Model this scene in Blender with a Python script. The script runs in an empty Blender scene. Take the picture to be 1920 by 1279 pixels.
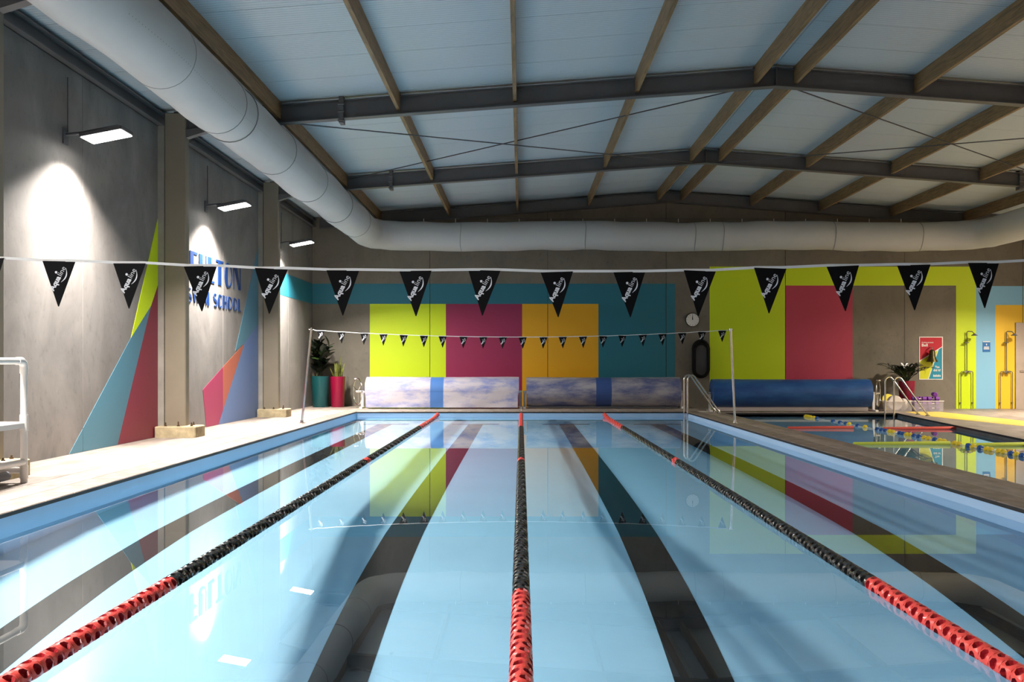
import bpy, math, random
from mathutils import Vector, Matrix
random.seed(7)
PI = math.pi
sc = bpy.context.scene
COL = sc.collection
R = math.radians

# ------------------------------------------------------------------ camera
cam = bpy.data.objects.new('camera', bpy.data.cameras.new('camera'))
COL.objects.link(cam)
sc.camera = cam
cam.location = (0, 0, 1.15)                 # z = 0 is the pool deck
cam.rotation_euler = (PI / 2, 0, 0)
cam.data.sensor_width = 36
cam.data.lens = 36
cam.data.shift_x = -17 / 1920
cam.data.shift_y = 43.5 / 1920
cam.data.clip_end = 200

# ------------------------------------------------------------------ world, exposure, light transport
w = bpy.data.worlds.new('world')
sc.world = w
w.use_nodes = True
w.node_tree.nodes['Background'].inputs[0].default_value = (.5, .6, .7, 1)
w.node_tree.nodes['Background'].inputs[1].default_value = .05
sc.view_settings.view_transform = 'Standard'
sc.view_settings.look = 'None'
sc.view_settings.gamma = 1
sc.view_settings.use_curve_mapping = False
sc.view_settings.exposure = 1.4
sc.cycles.use_denoising = True
sc.cycles.use_adaptive_sampling = True
sc.cycles.adaptive_threshold = .03
sc.cycles.max_bounces = 8
sc.cycles.diffuse_bounces = 4
sc.cycles.glossy_bounces = 4
sc.cycles.transmission_bounces = 6
sc.cycles.transparent_max_bounces = 6
sc.cycles.sample_clamp_indirect = 6
sc.cycles.caustics_reflective = True
sc.cycles.caustics_refractive = True
LAMP_POWER_LEFT = 210
LAMP_POWER_RIGHT = 190
LAMP_COLOR_LEFT = (1.0, .93, .85)
LAMP_COLOR_RIGHT = (1.0, .86, .68)


# ------------------------------------------------------------------ materials
def nt_of(name):
    m = bpy.data.materials.new(name)
    m.use_nodes = True
    nt = m.node_tree
    return m, nt, nt.nodes['Principled BSDF']


def mat(name, c, rough=.5, metal=0.0, noise=0.0, nscale=8.0, bump=0.0, bscale=60.0, spec=.5, stretch=(1, 1, 1), emit=0.0, coat=0.0):
    m, nt, b = nt_of(name)
    b.inputs['Roughness'].default_value = rough
    b.inputs['Metallic'].default_value = metal
    b.inputs['Specular IOR Level'].default_value = spec
    b.inputs['Coat Weight'].default_value = coat
    N, L = nt.nodes, nt.links
    b.inputs['Base Color'].default_value = (*c, 1)
    if emit:
        b.inputs['Emission Color'].default_value = (*c, 1)
        b.inputs['Emission Strength'].default_value = emit
    if noise or bump:
        tc = N.new('ShaderNodeTexCoord')
        mp = N.new('ShaderNodeMapping')
        mp.inputs['Scale'].default_value = stretch
        L.new(tc.outputs['Object'], mp.inputs[0])
    if noise:
        n1 = N.new('ShaderNodeTexNoise')
        n1.inputs['Scale'].default_value = nscale
        n1.inputs['Detail'].default_value = 6
        n1.inputs['Roughness'].default_value = .62
        L.new(mp.outputs[0], n1.inputs['Vector'])
        r = N.new('ShaderNodeValToRGB')
        r.color_ramp.elements[0].position = .3
        r.color_ramp.elements[1].position = .7
        r.color_ramp.elements[0].color = (*[max(0, x * (1 - noise)) for x in c], 1)
        r.color_ramp.elements[1].color = (*[min(1, x * (1 + noise)) for x in c], 1)
        L.new(n1.outputs['Fac'], r.inputs[0])
        L.new(r.outputs[0], b.inputs['Base Color'])
    if bump:
        n2 = N.new('ShaderNodeTexNoise')
        n2.inputs['Scale'].default_value = bscale
        n2.inputs['Detail'].default_value = 3
        L.new(mp.outputs[0], n2.inputs['Vector'])
        bp = N.new('ShaderNodeBump')
        bp.inputs['Strength'].default_value = bump
        bp.inputs['Distance'].default_value = .01
        L.new(n2.outputs['Fac'], bp.inputs['Height'])
        L.new(bp.outputs[0], b.inputs['Normal'])
    return m


def concrete(name, c, lo=.75, hi=1.2):
    m, nt, b = nt_of(name)
    N, L = nt.nodes, nt.links
    g = N.new('ShaderNodeNewGeometry')
    mp = N.new('ShaderNodeMapping')
    mp.inputs['Scale'].default_value = (1, 1, .7)
    L.new(g.outputs['Position'], mp.inputs[0])
    a = N.new('ShaderNodeTexNoise')
    a.inputs['Scale'].default_value = 1.1
    a.inputs['Detail'].default_value = 8
    a.inputs['Roughness'].default_value = .62
    a.inputs['Distortion'].default_value = .6
    L.new(mp.outputs[0], a.inputs['Vector'])
    r = N.new('ShaderNodeValToRGB')
    e = r.color_ramp.elements
    e[0].position, e[1].position = .32, .68
    e[0].color = (*[x * lo for x in c], 1)
    e[1].color = (*[x * hi for x in c], 1)
    L.new(a.outputs['Fac'], r.inputs[0])
    v = N.new('ShaderNodeTexNoise')
    v.inputs['Scale'].default_value = 14
    v.inputs['Detail'].default_value = 4
    L.new(mp.outputs[0], v.inputs['Vector'])
    r2 = N.new('ShaderNodeValToRGB')
    r2.color_ramp.elements[0].position, r2.color_ramp.elements[1].position = .27, .42
    r2.color_ramp.elements[0].color = (.72, .72, .72, 1)
    r2.color_ramp.elements[1].color = (1, 1, 1, 1)
    L.new(v.outputs['Fac'], r2.inputs[0])
    mx = N.new('ShaderNodeMix')
    mx.data_type = 'RGBA'
    mx.blend_type = 'MULTIPLY'
    mx.inputs['Factor'].default_value = .55
    L.new(r.outputs[0], mx.inputs['A'])
    L.new(r2.outputs[0], mx.inputs['B'])
    L.new(mx.outputs['Result'], b.inputs['Base Color'])
    b.inputs['Roughness'].default_value = .7
    bp = N.new('ShaderNodeBump')
    bp.inputs['Strength'].default_value = .15
    bp.inputs['Distance'].default_value = .01
    L.new(v.outputs['Fac'], bp.inputs['Height'])
    L.new(bp.outputs[0], b.inputs['Normal'])
    return m


def ceiling_mat():
    m, nt, b = nt_of('insulated roof sheet')
    N, L = nt.nodes, nt.links
    g = N.new('ShaderNodeNewGeometry')
    wv = N.new('ShaderNodeTexWave')
    wv.bands_direction = 'Y'
    wv.inputs['Scale'].default_value = 4.2
    wv.inputs['Distortion'].default_value = 0
    L.new(g.outputs['Position'], wv.inputs['Vector'])
    r = N.new('ShaderNodeValToRGB')
    r.color_ramp.elements[0].position = 0
    r.color_ramp.elements[0].color = (.38, .44, .48, 1)
    r.color_ramp.elements[1].position = .25
    r.color_ramp.elements[1].color = (.50, .57, .62, 1)
    L.new(wv.outputs['Fac'], r.inputs[0])
    L.new(r.outputs[0], b.inputs['Base Color'])
    bp = N.new('ShaderNodeBump')
    bp.inputs['Strength'].default_value = .3
    bp.inputs['Distance'].default_value = .01
    L.new(wv.outputs['Fac'], bp.inputs['Height'])
    L.new(bp.outputs[0], b.inputs['Normal'])
    b.inputs['Roughness'].default_value = .45
    return m


def wood_mat(name, c):
    m, nt, b = nt_of(name)
    N, L = nt.nodes, nt.links
    tc = N.new('ShaderNodeTexCoord')
    mp = N.new('ShaderNodeMapping')
    mp.inputs['Scale'].default_value = (9, .55, 9)
    L.new(tc.outputs['Object'], mp.inputs[0])
    a = N.new('ShaderNodeTexNoise')
    a.inputs['Scale'].default_value = 3
    a.inputs['Detail'].default_value = 7
    a.inputs['Distortion'].default_value = 1.2
    L.new(mp.outputs[0], a.inputs['Vector'])
    r = N.new('ShaderNodeValToRGB')
    r.color_ramp.elements[0].position, r.color_ramp.elements[1].position = .3, .68
    r.color_ramp.elements[0].color = (*[x * .55 for x in c], 1)
    r.color_ramp.elements[1].color = (*[x * 1.25 for x in c], 1)
    L.new(a.outputs['Fac'], r.inputs[0])
    L.new(r.outputs[0], b.inputs['Base Color'])
    b.inputs['Roughness'].default_value = .6
    return m


def cover_mat(name, base, faded, amount, stripe=None, lo=.42, hi=.62):
    """Rolled bubble cover: faded patches along the roll and (optionally) a band of unfaded blue around it."""
    m, nt, b = nt_of(name)
    N, L = nt.nodes, nt.links
    tc = N.new('ShaderNodeTexCoord')
    mp = N.new('ShaderNodeMapping')
    mp.inputs['Scale'].default_value = (.9, 2.6, 2.6)
    L.new(tc.outputs['Object'], mp.inputs[0])
    a = N.new('ShaderNodeTexNoise')
    a.inputs['Scale'].default_value = 1.3
    a.inputs['Detail'].default_value = 7
    a.inputs['Roughness'].default_value = .66
    L.new(mp.outputs[0], a.inputs['Vector'])
    r = N.new('ShaderNodeValToRGB')
    r.color_ramp.elements[0].position, r.color_ramp.elements[1].position = lo, hi
    r.color_ramp.elements[0].color = (*base, 1)
    r.color_ramp.elements[1].color = (*faded, 1)
    L.new(a.outputs['Fac'], r.inputs[0])
    out = r.outputs[0]
    if stripe:
        sx = N.new('ShaderNodeSeparateXYZ')
        L.new(tc.outputs['Object'], sx.inputs[0])
        s1 = N.new('ShaderNodeMath')
        s1.operation = 'SUBTRACT'
        s1.inputs[1].default_value = stripe[0]
        L.new(sx.outputs['X'], s1.inputs[0])
        s2 = N.new('ShaderNodeMath')
        s2.operation = 'ABSOLUTE'
        L.new(s1.outputs[0], s2.inputs[0])
        s3 = N.new('ShaderNodeMath')
        s3.operation = 'LESS_THAN'
        s3.inputs[1].default_value = stripe[1]
        L.new(s2.outputs[0], s3.inputs[0])
        mx = N.new('ShaderNodeMix')
        mx.data_type = 'RGBA'
        L.new(s3.outputs[0], mx.inputs['Factor'])
        L.new(out, mx.inputs['A'])
        mx.inputs['B'].default_value = (*stripe[2], 1)
        out = mx.outputs['Result']
    L.new(out, b.inputs['Base Color'])
    b.inputs['Roughness'].default_value = .35
    return m


def water_mat():
    m, nt, b = nt_of('still pool water')
    nt.nodes.remove(b)
    g = nt.nodes.new('ShaderNodeBsdfGlass')
    g.inputs['Roughness'].default_value = 0
    g.inputs['IOR'].default_value = 1.333
    g.inputs['Color'].default_value = (.97, .995, 1, 1)
    nt.links.new(g.outputs[0], nt.nodes['Material Output'].inputs[0])
    return m


def clear_mat(name, c, a):
    m, nt, b = nt_of(name)
    b.inputs['Base Color'].default_value = (*c, 1)
    b.inputs['Roughness'].default_value = .25
    b.inputs['Alpha'].default_value = a
    return m


M = dict(
    conc=concrete('precast concrete', (.205, .19, .18)),
    conc_back=concrete('precast concrete end wall', (.185, .165, .13), .82, 1.15),
    dark_gap=mat('joint backing', (.06, .06, .06), .9),
    plain=mat('rendered wall', (.22, .21, .20), .8, noise=.15, nscale=1.2),
    deck=mat('textured deck concrete', (.26, .215, .185), .55, noise=.38, nscale=2.2, bump=.5, bscale=38, stretch=(2.2, .7, 1)),
    coping=mat('coping tile', (.20, .16, .135), .5, noise=.4, nscale=3.0, bump=.5, bscale=40, stretch=(2, .8, 1)),
    grout=mat('pale joint', (.55, .52, .48), .8),
    black_strip=mat('black rubber edge', (.012, .012, .014), .5),
    shell=mat('pale blue pool paint', (.39, .70, .91), .55, noise=.03, nscale=1.5),
    shell_wall=mat('blue pool wall paint', (.38, .56, .80), .5, noise=.04, nscale=1.5),
    line=mat('black line paint', (.008, .008, .009), .6),
    steel=mat('grey painted steel', (.10, .097, .10), .5, noise=.08, nscale=4),
    column=mat('cream painted steel', (.23, .195, .145), .55, noise=.05, nscale=3),
    pilaster=mat('grout pilaster', (.27, .25, .22), .8, noise=.15, nscale=3),
    block=mat('mortar plinth', (.42, .345, .21), .85, noise=.3, nscale=6, bump=.4, bscale=25),
    bolt=mat('rusty bolt', (.10, .06, .03), .6, .6),
    purlin=wood_mat('pine purlin', (.24, .15, .065)),
    ceil=ceiling_mat(),
    duct=mat('white fabric duct', (.47, .49, .50), .6, noise=.03, nscale=2),
    seam=mat('grey seam', (.22, .23, .24), .7),
    rod=mat('brace rod', (.10, .10, .11), .45, .6),
    lamp_body=mat('lamp housing', (.08, .08, .09), .45),
    chrome=mat('polished stainless', (.72, .70, .67), .16, 1.0),
    pvc=mat('white pvc', (.82, .79, .76), .35),
    red=mat('red float plastic', (.78, .075, .06), .3, coat=.3),
    red_shade=mat('red float recess shade', (.36, .012, .02), .35),  # same red plastic darkened: shade inside the windows put into the colour
    blk=mat('black float plastic', (.016, .015, .014), .25, coat=.4),
    blk_shade=mat('black float recess shade', (.008, .008, .008), .5),  # same black plastic darkened, window shade painted in likewise
    flag=mat('black vinyl', (.005, .005, .006), .7, spec=.12),
    white_tape=mat('white tape', (.75, .75, .75), .6),
    white_print=mat('white print', (.75, .76, .80), .6),
    lime=mat('lime paint', (.62, .80, .004), .5),
    magenta=mat('magenta paint', (.33, .022, .09), .5),
    amber=mat('amber paint', (.84, .42, .006), .5),
    teal=mat('teal paint', (.018, .175, .245), .5),
    sky=mat('sky blue paint', (.24, .53, .78), .5),
    yellow=mat('sunny yellow paint', (.90, .56, .03), .5),
    coral=mat('coral pink paint', (.50, .045, .10), .5),
    wall_teal=mat('steel blue paint', (.075, .215, .30), .5),
    crimson=mat('crimson paint', (.25, .022, .05), .5),
    peri=mat('periwinkle paint', (.115, .20, .42), .5),
    orange=mat('burnt orange paint', (.42, .10, .065), .5),
    letter=mat('royal blue lettering', (.003, .032, .15), .5),
    teal_pot=mat('teal glazed pot', (.004, .06, .065), .3),
    pink_pot=mat('magenta glazed pot', (.22, .001, .028), .35),
    soil=mat('potting soil', (.03, .02, .014), .9),
    leaf=mat('dark glossy leaf', (.008, .014, .007), .3, noise=.4, nscale=6),
    leaf2=mat('green leaf', (.03, .06, .014), .35, noise=.4, nscale=6),
    blade=mat('variegated blade', (.15, .17, .035), .4, noise=.6, nscale=9),
    stem=mat('plant stem', (.05, .06, .02), .6),
    purple=mat('purple foam', (.16, .03, .30), .6),
    tub=clear_mat('clear plastic tub', (.75, .72, .76), .22),
    white_foam=mat('white foam', (.68, .62, .60), .6),
    lemon=mat('lemon foam', (.85, .72, .05), .6),
    noodle_red=mat('red foam noodle', (.72, .09, .06), .65),
    noodle_green=mat('lime foam noodle', (.62, .72, .08), .65),
    f_yellow=mat('yellow float', (.88, .66, .03), .4),
    f_blue=mat('blue float', (.02, .10, .38), .4),
    clock_face=mat('clock face', (.80, .78, .74), .4),
    black=mat('black plastic', (.006, .006, .006), .6, spec=.2),
    poster_white=mat('poster border', (.85, .84, .82), .4),
    p_red=mat('poster red', (.52, .005, .025), .4),
    p_lime=mat('poster lime', (.66, .68, .02), .4),
    p_teal=mat('poster teal', (.015, .27, .42), .4),
    sign_blue=mat('sign blue', (.03, .17, .48), .4),
    brass=mat('aged brass', (.07, .055, .015), .4, .7),
    door=mat('grey door', (.46, .38, .32), .6, noise=.08, nscale=3),
    yel_floor=mat('yellow floor paint', (.80, .60, .10), .4, noise=.12, nscale=5),
    padded=mat('grey padded tube', (.16, .17, .20), .4),
)
M['water'] = water_mat()
M['lens'] = mat('lit lamp lens', (1, .97, .92), .4, emit=9)
M['cover1'] = cover_mat('faded bubble cover', (.17, .21, .46), (.46, .43, .48), 1, (-.13, .17, (.06, .16, .42)), .36, .56)
M['cover2'] = cover_mat('faded grey blue cover', (.09, .11, .25), (.36, .35, .39), 1, (.0, .20, (.035, .08, .26)), .40, .62)
M['cover3'] = cover_mat('deep blue bubble cover', (.012, .065, .24), (.03, .13, .36), 1, None, .4, .7)


# ------------------------------------------------------------------ mesh helpers
class MB:
    def __init__(s):
        s.v, s.f, s.mi = [], [], []

    def add(s, v, f, mi=0):
        o = len(s.v)
        s.v += [tuple(p) for p in v]
        s.f += [tuple(i + o for i in q) for q in f]
        s.mi += [mi] * len(f)
        return s

    def box(s, a, b, mi=0):
        x0, y0, z0 = a
        x1, y1, z1 = b
        v = [(x, y, z) for x in (x0, x1) for y in (y0, y1) for z in (z0, z1)]
        return s.add(v, [(0, 1, 3, 2), (4, 6, 7, 5), (0, 4, 5, 1), (2, 3, 7, 6), (0, 2, 6, 4), (1, 5, 7, 3)], mi)

    def bevbox(s, a, b, e=.01, mi=0):
        """box with all vertical and horizontal edges chamfered by e"""
        x0, y0, z0 = a
        x1, y1, z1 = b
        def ring(z, i):
            return [(x0 + i + e, y0 + i, z), (x1 - i - e, y0 + i, z), (x1 - i, y0 + i + e, z), (x1 - i, y1 - i - e, z),
                    (x1 - i - e, y1 - i, z), (x0 + i + e, y1 - i, z), (x0 + i, y1 - i - e, z), (x0 + i, y0 + i + e, z)]
        v = ring(z0, 0) + ring(z1 - e, 0) + ring(z1, e)
        f = [tuple(range(7, -1, -1)), tuple(range(16, 24))]
        for k in range(2):
            for i in range(8):
                j = (i + 1) % 8
                f.append((k * 8 + i, k * 8 + j, k * 8 + 8 + j, k * 8 + 8 + i))
        return s.add(v, f, mi)

    def prism(s, poly, n, t, mi=0):
        """polygon (3-D points) extruded by t along n"""
        n = Vector(n).normalized() * t
        k = len(poly)
        p = [Vector(q) for q in poly]
        nn = Vector((0, 0, 0))
        for i in range(k):
            nn += p[i].cross(p[(i + 1) % k])
        if nn.dot(n) < 0:
            p.reverse()
        v = p + [q + n for q in p]
        f = [tuple(range(k - 1, -1, -1)), tuple(range(k, 2 * k))]
        f += [(i, (i + 1) % k, k + (i + 1) % k, k + i) for i in range(k)]
        return s.add(v, f, mi)

    def tube(s, pts, r, n=10, mi=0, caps=True, closed=False):
        pts = [Vector(p) for p in pts]
        rr = r if isinstance(r, (list, tuple)) else [r] * len(pts)
        m = len(pts)
        v, f = [], []
        up = None
        for i, p in enumerate(pts):
            if closed:
                d = pts[(i + 1) % m] - pts[i - 1]
            else:
                d = pts[min(i + 1, m - 1)] - pts[max(i - 1, 0)]
            d.normalize()
            if up is None:
                up = Vector((0, 0, 1)) if abs(d.z) < .9 else Vector((0, 1, 0))
            a = d.cross(up).normalized()
            up = a.cross(d).normalized()
            for k in range(n):
                t = 2 * PI * k / n
                v.append(p + (a * math.cos(t) + up * math.sin(t)) * rr[i])
        for i in range(m if closed else m - 1):
            j = (i + 1) % m
            for k in range(n):
                q = (k + 1) % n
                f.append((i * n + k, i * n + q, j * n + q, j * n + k))
        if caps and not closed:
            f.append(tuple(range(n - 1, -1, -1)))
            f.append(tuple(range((m - 1) * n, m * n)))
        return s.add(v, f, mi)

    def lathe(s, prof, c=(0, 0, 0), n=20, axis='z', mi=0):
        v, f = [], []
        for r, h in prof:
            for k in range(n):
                t = 2 * PI * k / n
                x, y = r * math.cos(t), r * math.sin(t)
                p = (x, y, h) if axis == 'z' else ((h, x, y) if axis == 'x' else (y, h, x))
                v.append((p[0] + c[0], p[1] + c[1], p[2] + c[2]))
        for i in range(len(prof) - 1):
            for k in range(n):
                q = (k + 1) % n
                f.append((i * n + k, i * n + q, (i + 1) * n + q, (i + 1) * n + k))
        f.append(tuple(range(n - 1, -1, -1)))
        f.append(tuple(range((len(prof) - 1) * n, len(prof) * n)))
        return s.add(v, f, mi)

    def mesh(s, name, mats, smooth=None):
        me = bpy.data.meshes.new(name)
        me.from_pydata(s.v, [], s.f)
        for m in (mats if isinstance(mats, (list, tuple)) else [mats]):
            me.materials.append(m)
        if any(s.mi):
            me.polygons.foreach_set('material_index', s.mi)
        if smooth is not None:
            me.shade_smooth()
            if smooth < 180:
                me.set_sharp_from_angle(angle=R(smooth))
        me.update()
        return me

    def build(s, name, mats, parent=None, smooth=None):
        return link(name, s.mesh(name, mats, smooth), parent)


def link(name, data, parent=None, loc=None, rot=None):
    o = bpy.data.objects.new(name, data)
    COL.objects.link(o)
    if parent:
        o.parent = parent
    if loc is not None:
        o.location = loc
    if rot is not None:
        o.rotation_euler = rot
    return o


def tag(o, label=None, cat=None, group=None, kind=None):
    if label:
        o['label'] = label
    if cat:
        o['category'] = cat
    if group:
        o['group'] = group
    if kind:
        o['kind'] = kind
    return o


def thing(name, label, cat, loc=(0, 0, 0), rz=0, group=None):
    o = link(name, None, None, loc, (0, 0, rz))
    o.empty_display_size = .1
    return tag(o, label, cat, group)


def struct(o, label=None):
    return tag(o, label, None, None, 'structure')


def clip(poly, axis, val, keep_greater):
    out = []
    n = len(poly)
    for i in range(n):
        a, b = poly[i], poly[(i + 1) % n]
        ia = (a[axis] >= val) == keep_greater
        ib = (b[axis] >= val) == keep_greater
        if ia:
            out.append(a)
        if ia != ib:
            t = (val - a[axis]) / (b[axis] - a[axis])
            out.append((a[0] + (b[0] - a[0]) * t, a[1] + (b[1] - a[1]) * t))
    return out


ORD = ['first', 'second', 'third', 'fourth', 'fifth', 'sixth', 'seventh', 'eighth', 'ninth', 'tenth']

# ------------------------------------------------------------------ dimensions (metres; x right, y away from the camera)
XL, XR = -5.75, 14.6            # side walls
YB, YN = 28.17, -2.2            # end wall, wall behind the camera
PX, PY0, PY1 = 4.0, -.2, 24.8   # lap pool
WZ = -.116                      # its water level
LZ = -.08                       # deck level round the teaching pool
TWZ = -.16                      # its water level
RX, SL = 4.05, .0745            # roof ridge and slope
def raf_z(x): return 5.56 - SL * abs(x - RX)        # underside of the rafters
def cei_z(x): return 5.91 - SL * abs(x - RX)        # underside of the roof sheets
def lw(px, py):                                      # a pixel on the left wall -> (y, z)
    y = -XL * 1920 / (977 - px)
    return (y, 1.15 + (683 - py) * y / 1920)
KB = YB / 1920
def bw(px, py):                                      # a pixel on the end wall -> (x, z)
    return ((px - 977) * KB, 1.15 + (683 - py) * KB)


# ================================================================== SETTING
# ---- lap pool shell
prof = [(PY0, -1.95), (2.5, -1.80), (5.6, -1.60), (7.1, -1.35), (8.8, -1.14), (11, -1.09), (16, -1.07), (PY1, -1.05)]
b = MB()
v, f = [], []
for y, z in prof:
    v += [(-PX, y, z), (PX, y, z)]
for i in range(len(prof) - 1):
    f.append((2 * i, 2 * i + 1, 2 * i + 3, 2 * i + 2))
b.add(v, f, 0)
for x in (-PX, PX):
    v, f = [], []
    for y, z in prof:
        v += [(x, y, z), (x, y, -.035)]
    for i in range(len(prof) - 1):
        q = (2 * i, 2 * i + 2, 2 * i + 3, 2 * i + 1)
        f.append(q if x < 0 else q[::-1])
    b.add(v, f, 1)
b.add([(-PX, PY1, -1.05), (PX, PY1, -1.05), (PX, PY1, -.035), (-PX, PY1, -.035)], [(0, 1, 2, 3)], 1)
b.add([(-PX, PY0, -1.95), (PX, PY0, -1.95), (PX, PY0, -.035), (-PX, PY0, -.035)], [(3, 2, 1, 0)], 1)
shell = struct(b.build('pool_shell', [M['shell'], M['shell_wall']]), 'pale blue painted basin of the lap pool')
shell.cycles.is_caustics_receiver = True


def floor_z(y):
    for (y0, z0), (y1, z1) in zip(prof, prof[1:]):
        if y0 <= y <= y1:
            return z0 + (z1 - z0) * (y - y0) / (y1 - y0)
    return prof[-1][1]


for k, x in enumerate((-3, -1, 1, 3)):
    b = MB()
    v, f = [], []
    ys = [1.0, 2.5, 5.6, 7.1, 8.8, 11, 16, 22.5]
    for y in ys:
        z = floor_z(y) + .004
        v += [(x - .162, y, z), (x + .162, y, z)]
    for i in range(len(ys) - 1):
        f.append((2 * i, 2 * i + 1, 2 * i + 3, 2 * i + 2))
    b.add(v, f)
    z = floor_z(22.6) + .004
    b.add([(x - .52, 22.5, z), (x + .52, 22.5, z), (x + .52, 22.75, z), (x - .52, 22.75, z)], [(0, 1, 2, 3)])
    o = b.build('lane_line', M['line'], shell)
    o.cycles.is_caustics_receiver = True
# black rubber strip under the coping
b = MB()
b.box((-PX - .01, PY0, -.036), (-PX + .008, PY1, -.006))
b.box((PX - .008, PY0, -.036), (PX + .01, PY1, -.006))
b.box((-PX, PY1 - .008, -.036), (PX, PY1 + .01, -.006))
b.box((-PX, PY0 - .01, -.036), (PX, PY0 + .008, -.006))
b.build('edge_strip', M['black_strip'], shell)

# ---- teaching pool shell (right)
TP = [(5.12, YN), (5.12, 25.7), (9.45, 25.7), (9.35, 25.1), (8.23, 16.75), (7.45, 11.0), (7.0, YN)]
b = MB()
n = len(TP)
v = [(x, y, -1.0) for x, y in TP] + [(x, y, LZ) for x, y in TP]
b.add(v, [tuple(range(n - 1, -1, -1))], 0)
b.add(v, [(i, (i + 1) % n, n + (i + 1) % n, n + i) for i in range(n)], 1)
tshell = struct(b.build('teaching_pool_shell', [M['shell'], M['shell_wall']]), 'blue basin of the shallow teaching pool')
tshell.cycles.is_caustics_receiver = True
b = MB()
for i in range(1, 5):
    (x0, y0), (x1, y1) = TP[i], TP[i + 1]
    d = Vector((x1 - x0, y1 - y0)).normalized() * .02
    nx, ny = d.y, -d.x
    b.prism([(x0, y0, LZ - .03), (x1, y1, LZ - .03), (x1 + nx, y1 + ny, LZ - .03), (x0 + nx, y0 + ny, LZ - .03)], (0, 0, 1), .034)
b.build('edge_strip', M['black_strip'], tshell)

# ---- decks
b = MB()
b.box((XL, YN, -.3), (-PX - .005, YB, -.004))
b.box((-PX - .005, PY1 + .005, -.3), (4.58, YB, -.004))
b.box((PX + .005, YN, -.3), (4.58, PY1 + .005, -.004))
b.box((-PX - .005, YN, -.3), (PX + .005, PY0 - .005, -.004))
floor = struct(b.build('floor', M['grout']), 'concrete pool deck around the lap pool')


def slab(x0, x1, y0, y1, z=0.0, name='deck_slab', m='deck', h=.05, par=None):
    g = .005
    bb = MB().bevbox((x0 + g, y0 + g, z - h), (x1 - g, y1 - g, z), .006)
    return bb.build(name, M[m], par or floor)


# deck slabs left: wide outer strip, narrow inner strip, coping tiles
ys = [YN] + [YN + 2.9 + 3.0 * i for i in range(10)]
ys = [y for y in ys if y < YB - 1] + [YB]
for y0, y1 in zip(ys, ys[1:]):
    slab(XL, -4.70, y0, y1)
    slab(-4.70, -4.32, y0, y1)
    slab(4.32, 4.58, y0, min(y1, PY1 + .0) if y1 > PY1 else y1) if y0 < PY1 - .5 else None
xs = [-4.70, -2.4, 0, 2.4, 4.58]
for x0, x1 in zip(xs, xs[1:]):
    slab(x0 if x0 > -4.6 else -4.32, x1, 25.12, 26.6)
    slab(x0 if x0 > -4.6 else -4.32, x1, 26.6, YB)
    slab(max(x0, -4.32), min(x1, 4.32), YN, PY0 - .32)
# coping tiles share two meshes
cop = MB().bevbox((-.16, -.272, -.03), (.16, .272, .002), .006).mesh('coping_tile', M['coping'])
copx = MB().bevbox((-.272, -.16, -.03), (.272, .16, .002), .006).mesh('coping_tile', M['coping'])
k = 0
y = PY0 + .2755
while y < PY1 + .3:
    link('coping_tile', cop, floor, (-PX - .155, y, 0))
    link('coping_tile', cop, floor, (PX + .155, y, 0))
    y += .551
x = -PX + .2755
while x < PX:
    link('coping_tile', copx, floor, (x, PY1 + .155, 0))
    link('coping_tile', copx, floor, (x, PY0 - .155, 0))
    x += .551

# low deck round the teaching pool
b = MB()
b.box((4.58, YN, LZ - .3), (5.12, 25.7, LZ))
lowdeck = struct(b.build('floor', M['coping']), 'dark step strip between the two pools')
b = MB()
def low(poly): b.prism([(x, y, LZ - .3) for x, y in poly], (0, 0, 1), .3)
low([(4.58, 25.7), (XR, 25.7), (XR, YB), (4.58, YB)])
low([(9.45, 25.7), (9.35, 25.1), (XR, 25.1), (XR, 25.7)])
low([(9.35, 25.1), (8.23, 16.75), (XR, 16.75), (XR, 25.1)])
low([(8.23, 16.75), (7.45, 11), (XR, 11), (XR, 16.75)])
low([(7.45, 11), (7.0, YN), (XR, YN), (XR, 11)])
struct(b.build('floor', M['deck']), 'deck beside the teaching pool below the showers')
b2 = MB()
b2.prism([(9.6, 24.2, LZ), (9.95, 20.3, LZ), (9.8, 14, LZ), (10.7, 14, LZ), (10.9, 22, LZ), (10.8, 26.4, LZ), (9.9, 26.4, LZ)], (0, 0, 1), .004)
struct(b2.build('trim_1', M['yel_floor']), 'yellow painted walkway on the teaching pool deck')

# ---- water
def water(name, poly, z, label):
    me = bpy.data.meshes.new(name)
    me.from_pydata([(x, y, z) for x, y in poly], [], [tuple(range(len(poly)))])
    me.materials.append(M['water'])
    me.shade_smooth()
    o = link(name, me)
    tag(o, label, 'water', None, 'stuff')
    o.cycles.is_caustics_caster = True
    return o


e = .006
water('pool_water', [(-PX + e, PY0 + e), (PX - e, PY0 + e), (PX - e, PY1 - e), (-PX + e, PY1 - e)], WZ, 'still clear blue water filling the lap pool')
tp = [(x, y) for x, y in TP][::-1]
water('pool_water', [(5.125, YN + .02), (7.0, YN + .02), (7.445, 11.0), (8.225, 16.75), (9.345, 25.1), (9.445, 25.695), (5.125, 25.695)], TWZ,
      'clear water of the teaching pool with foam noodles on it')

# ---- walls
def panel_wall_left():
    root = struct(MB().box((XL - .3, YN, -.3), (XL - .06, YB + .3, cei_z(XL))).build('wall_left', M['dark_gap']), 'grey precast concrete side wall with painted shards')
    cuts = [YN, 2.0, 7.3, 13.43, 19.75, 25.3, YB]
    for y0, y1 in zip(cuts, cuts[1:]):
        MB().bevbox((XL - .07, y0 + .006, -.3), (XL, y1 - .006, cei_z(XL) - .01), .004).build('concrete_panel', M['conc'], root)
    return root, cuts


wall_left, lcuts = panel_wall_left()


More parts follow.
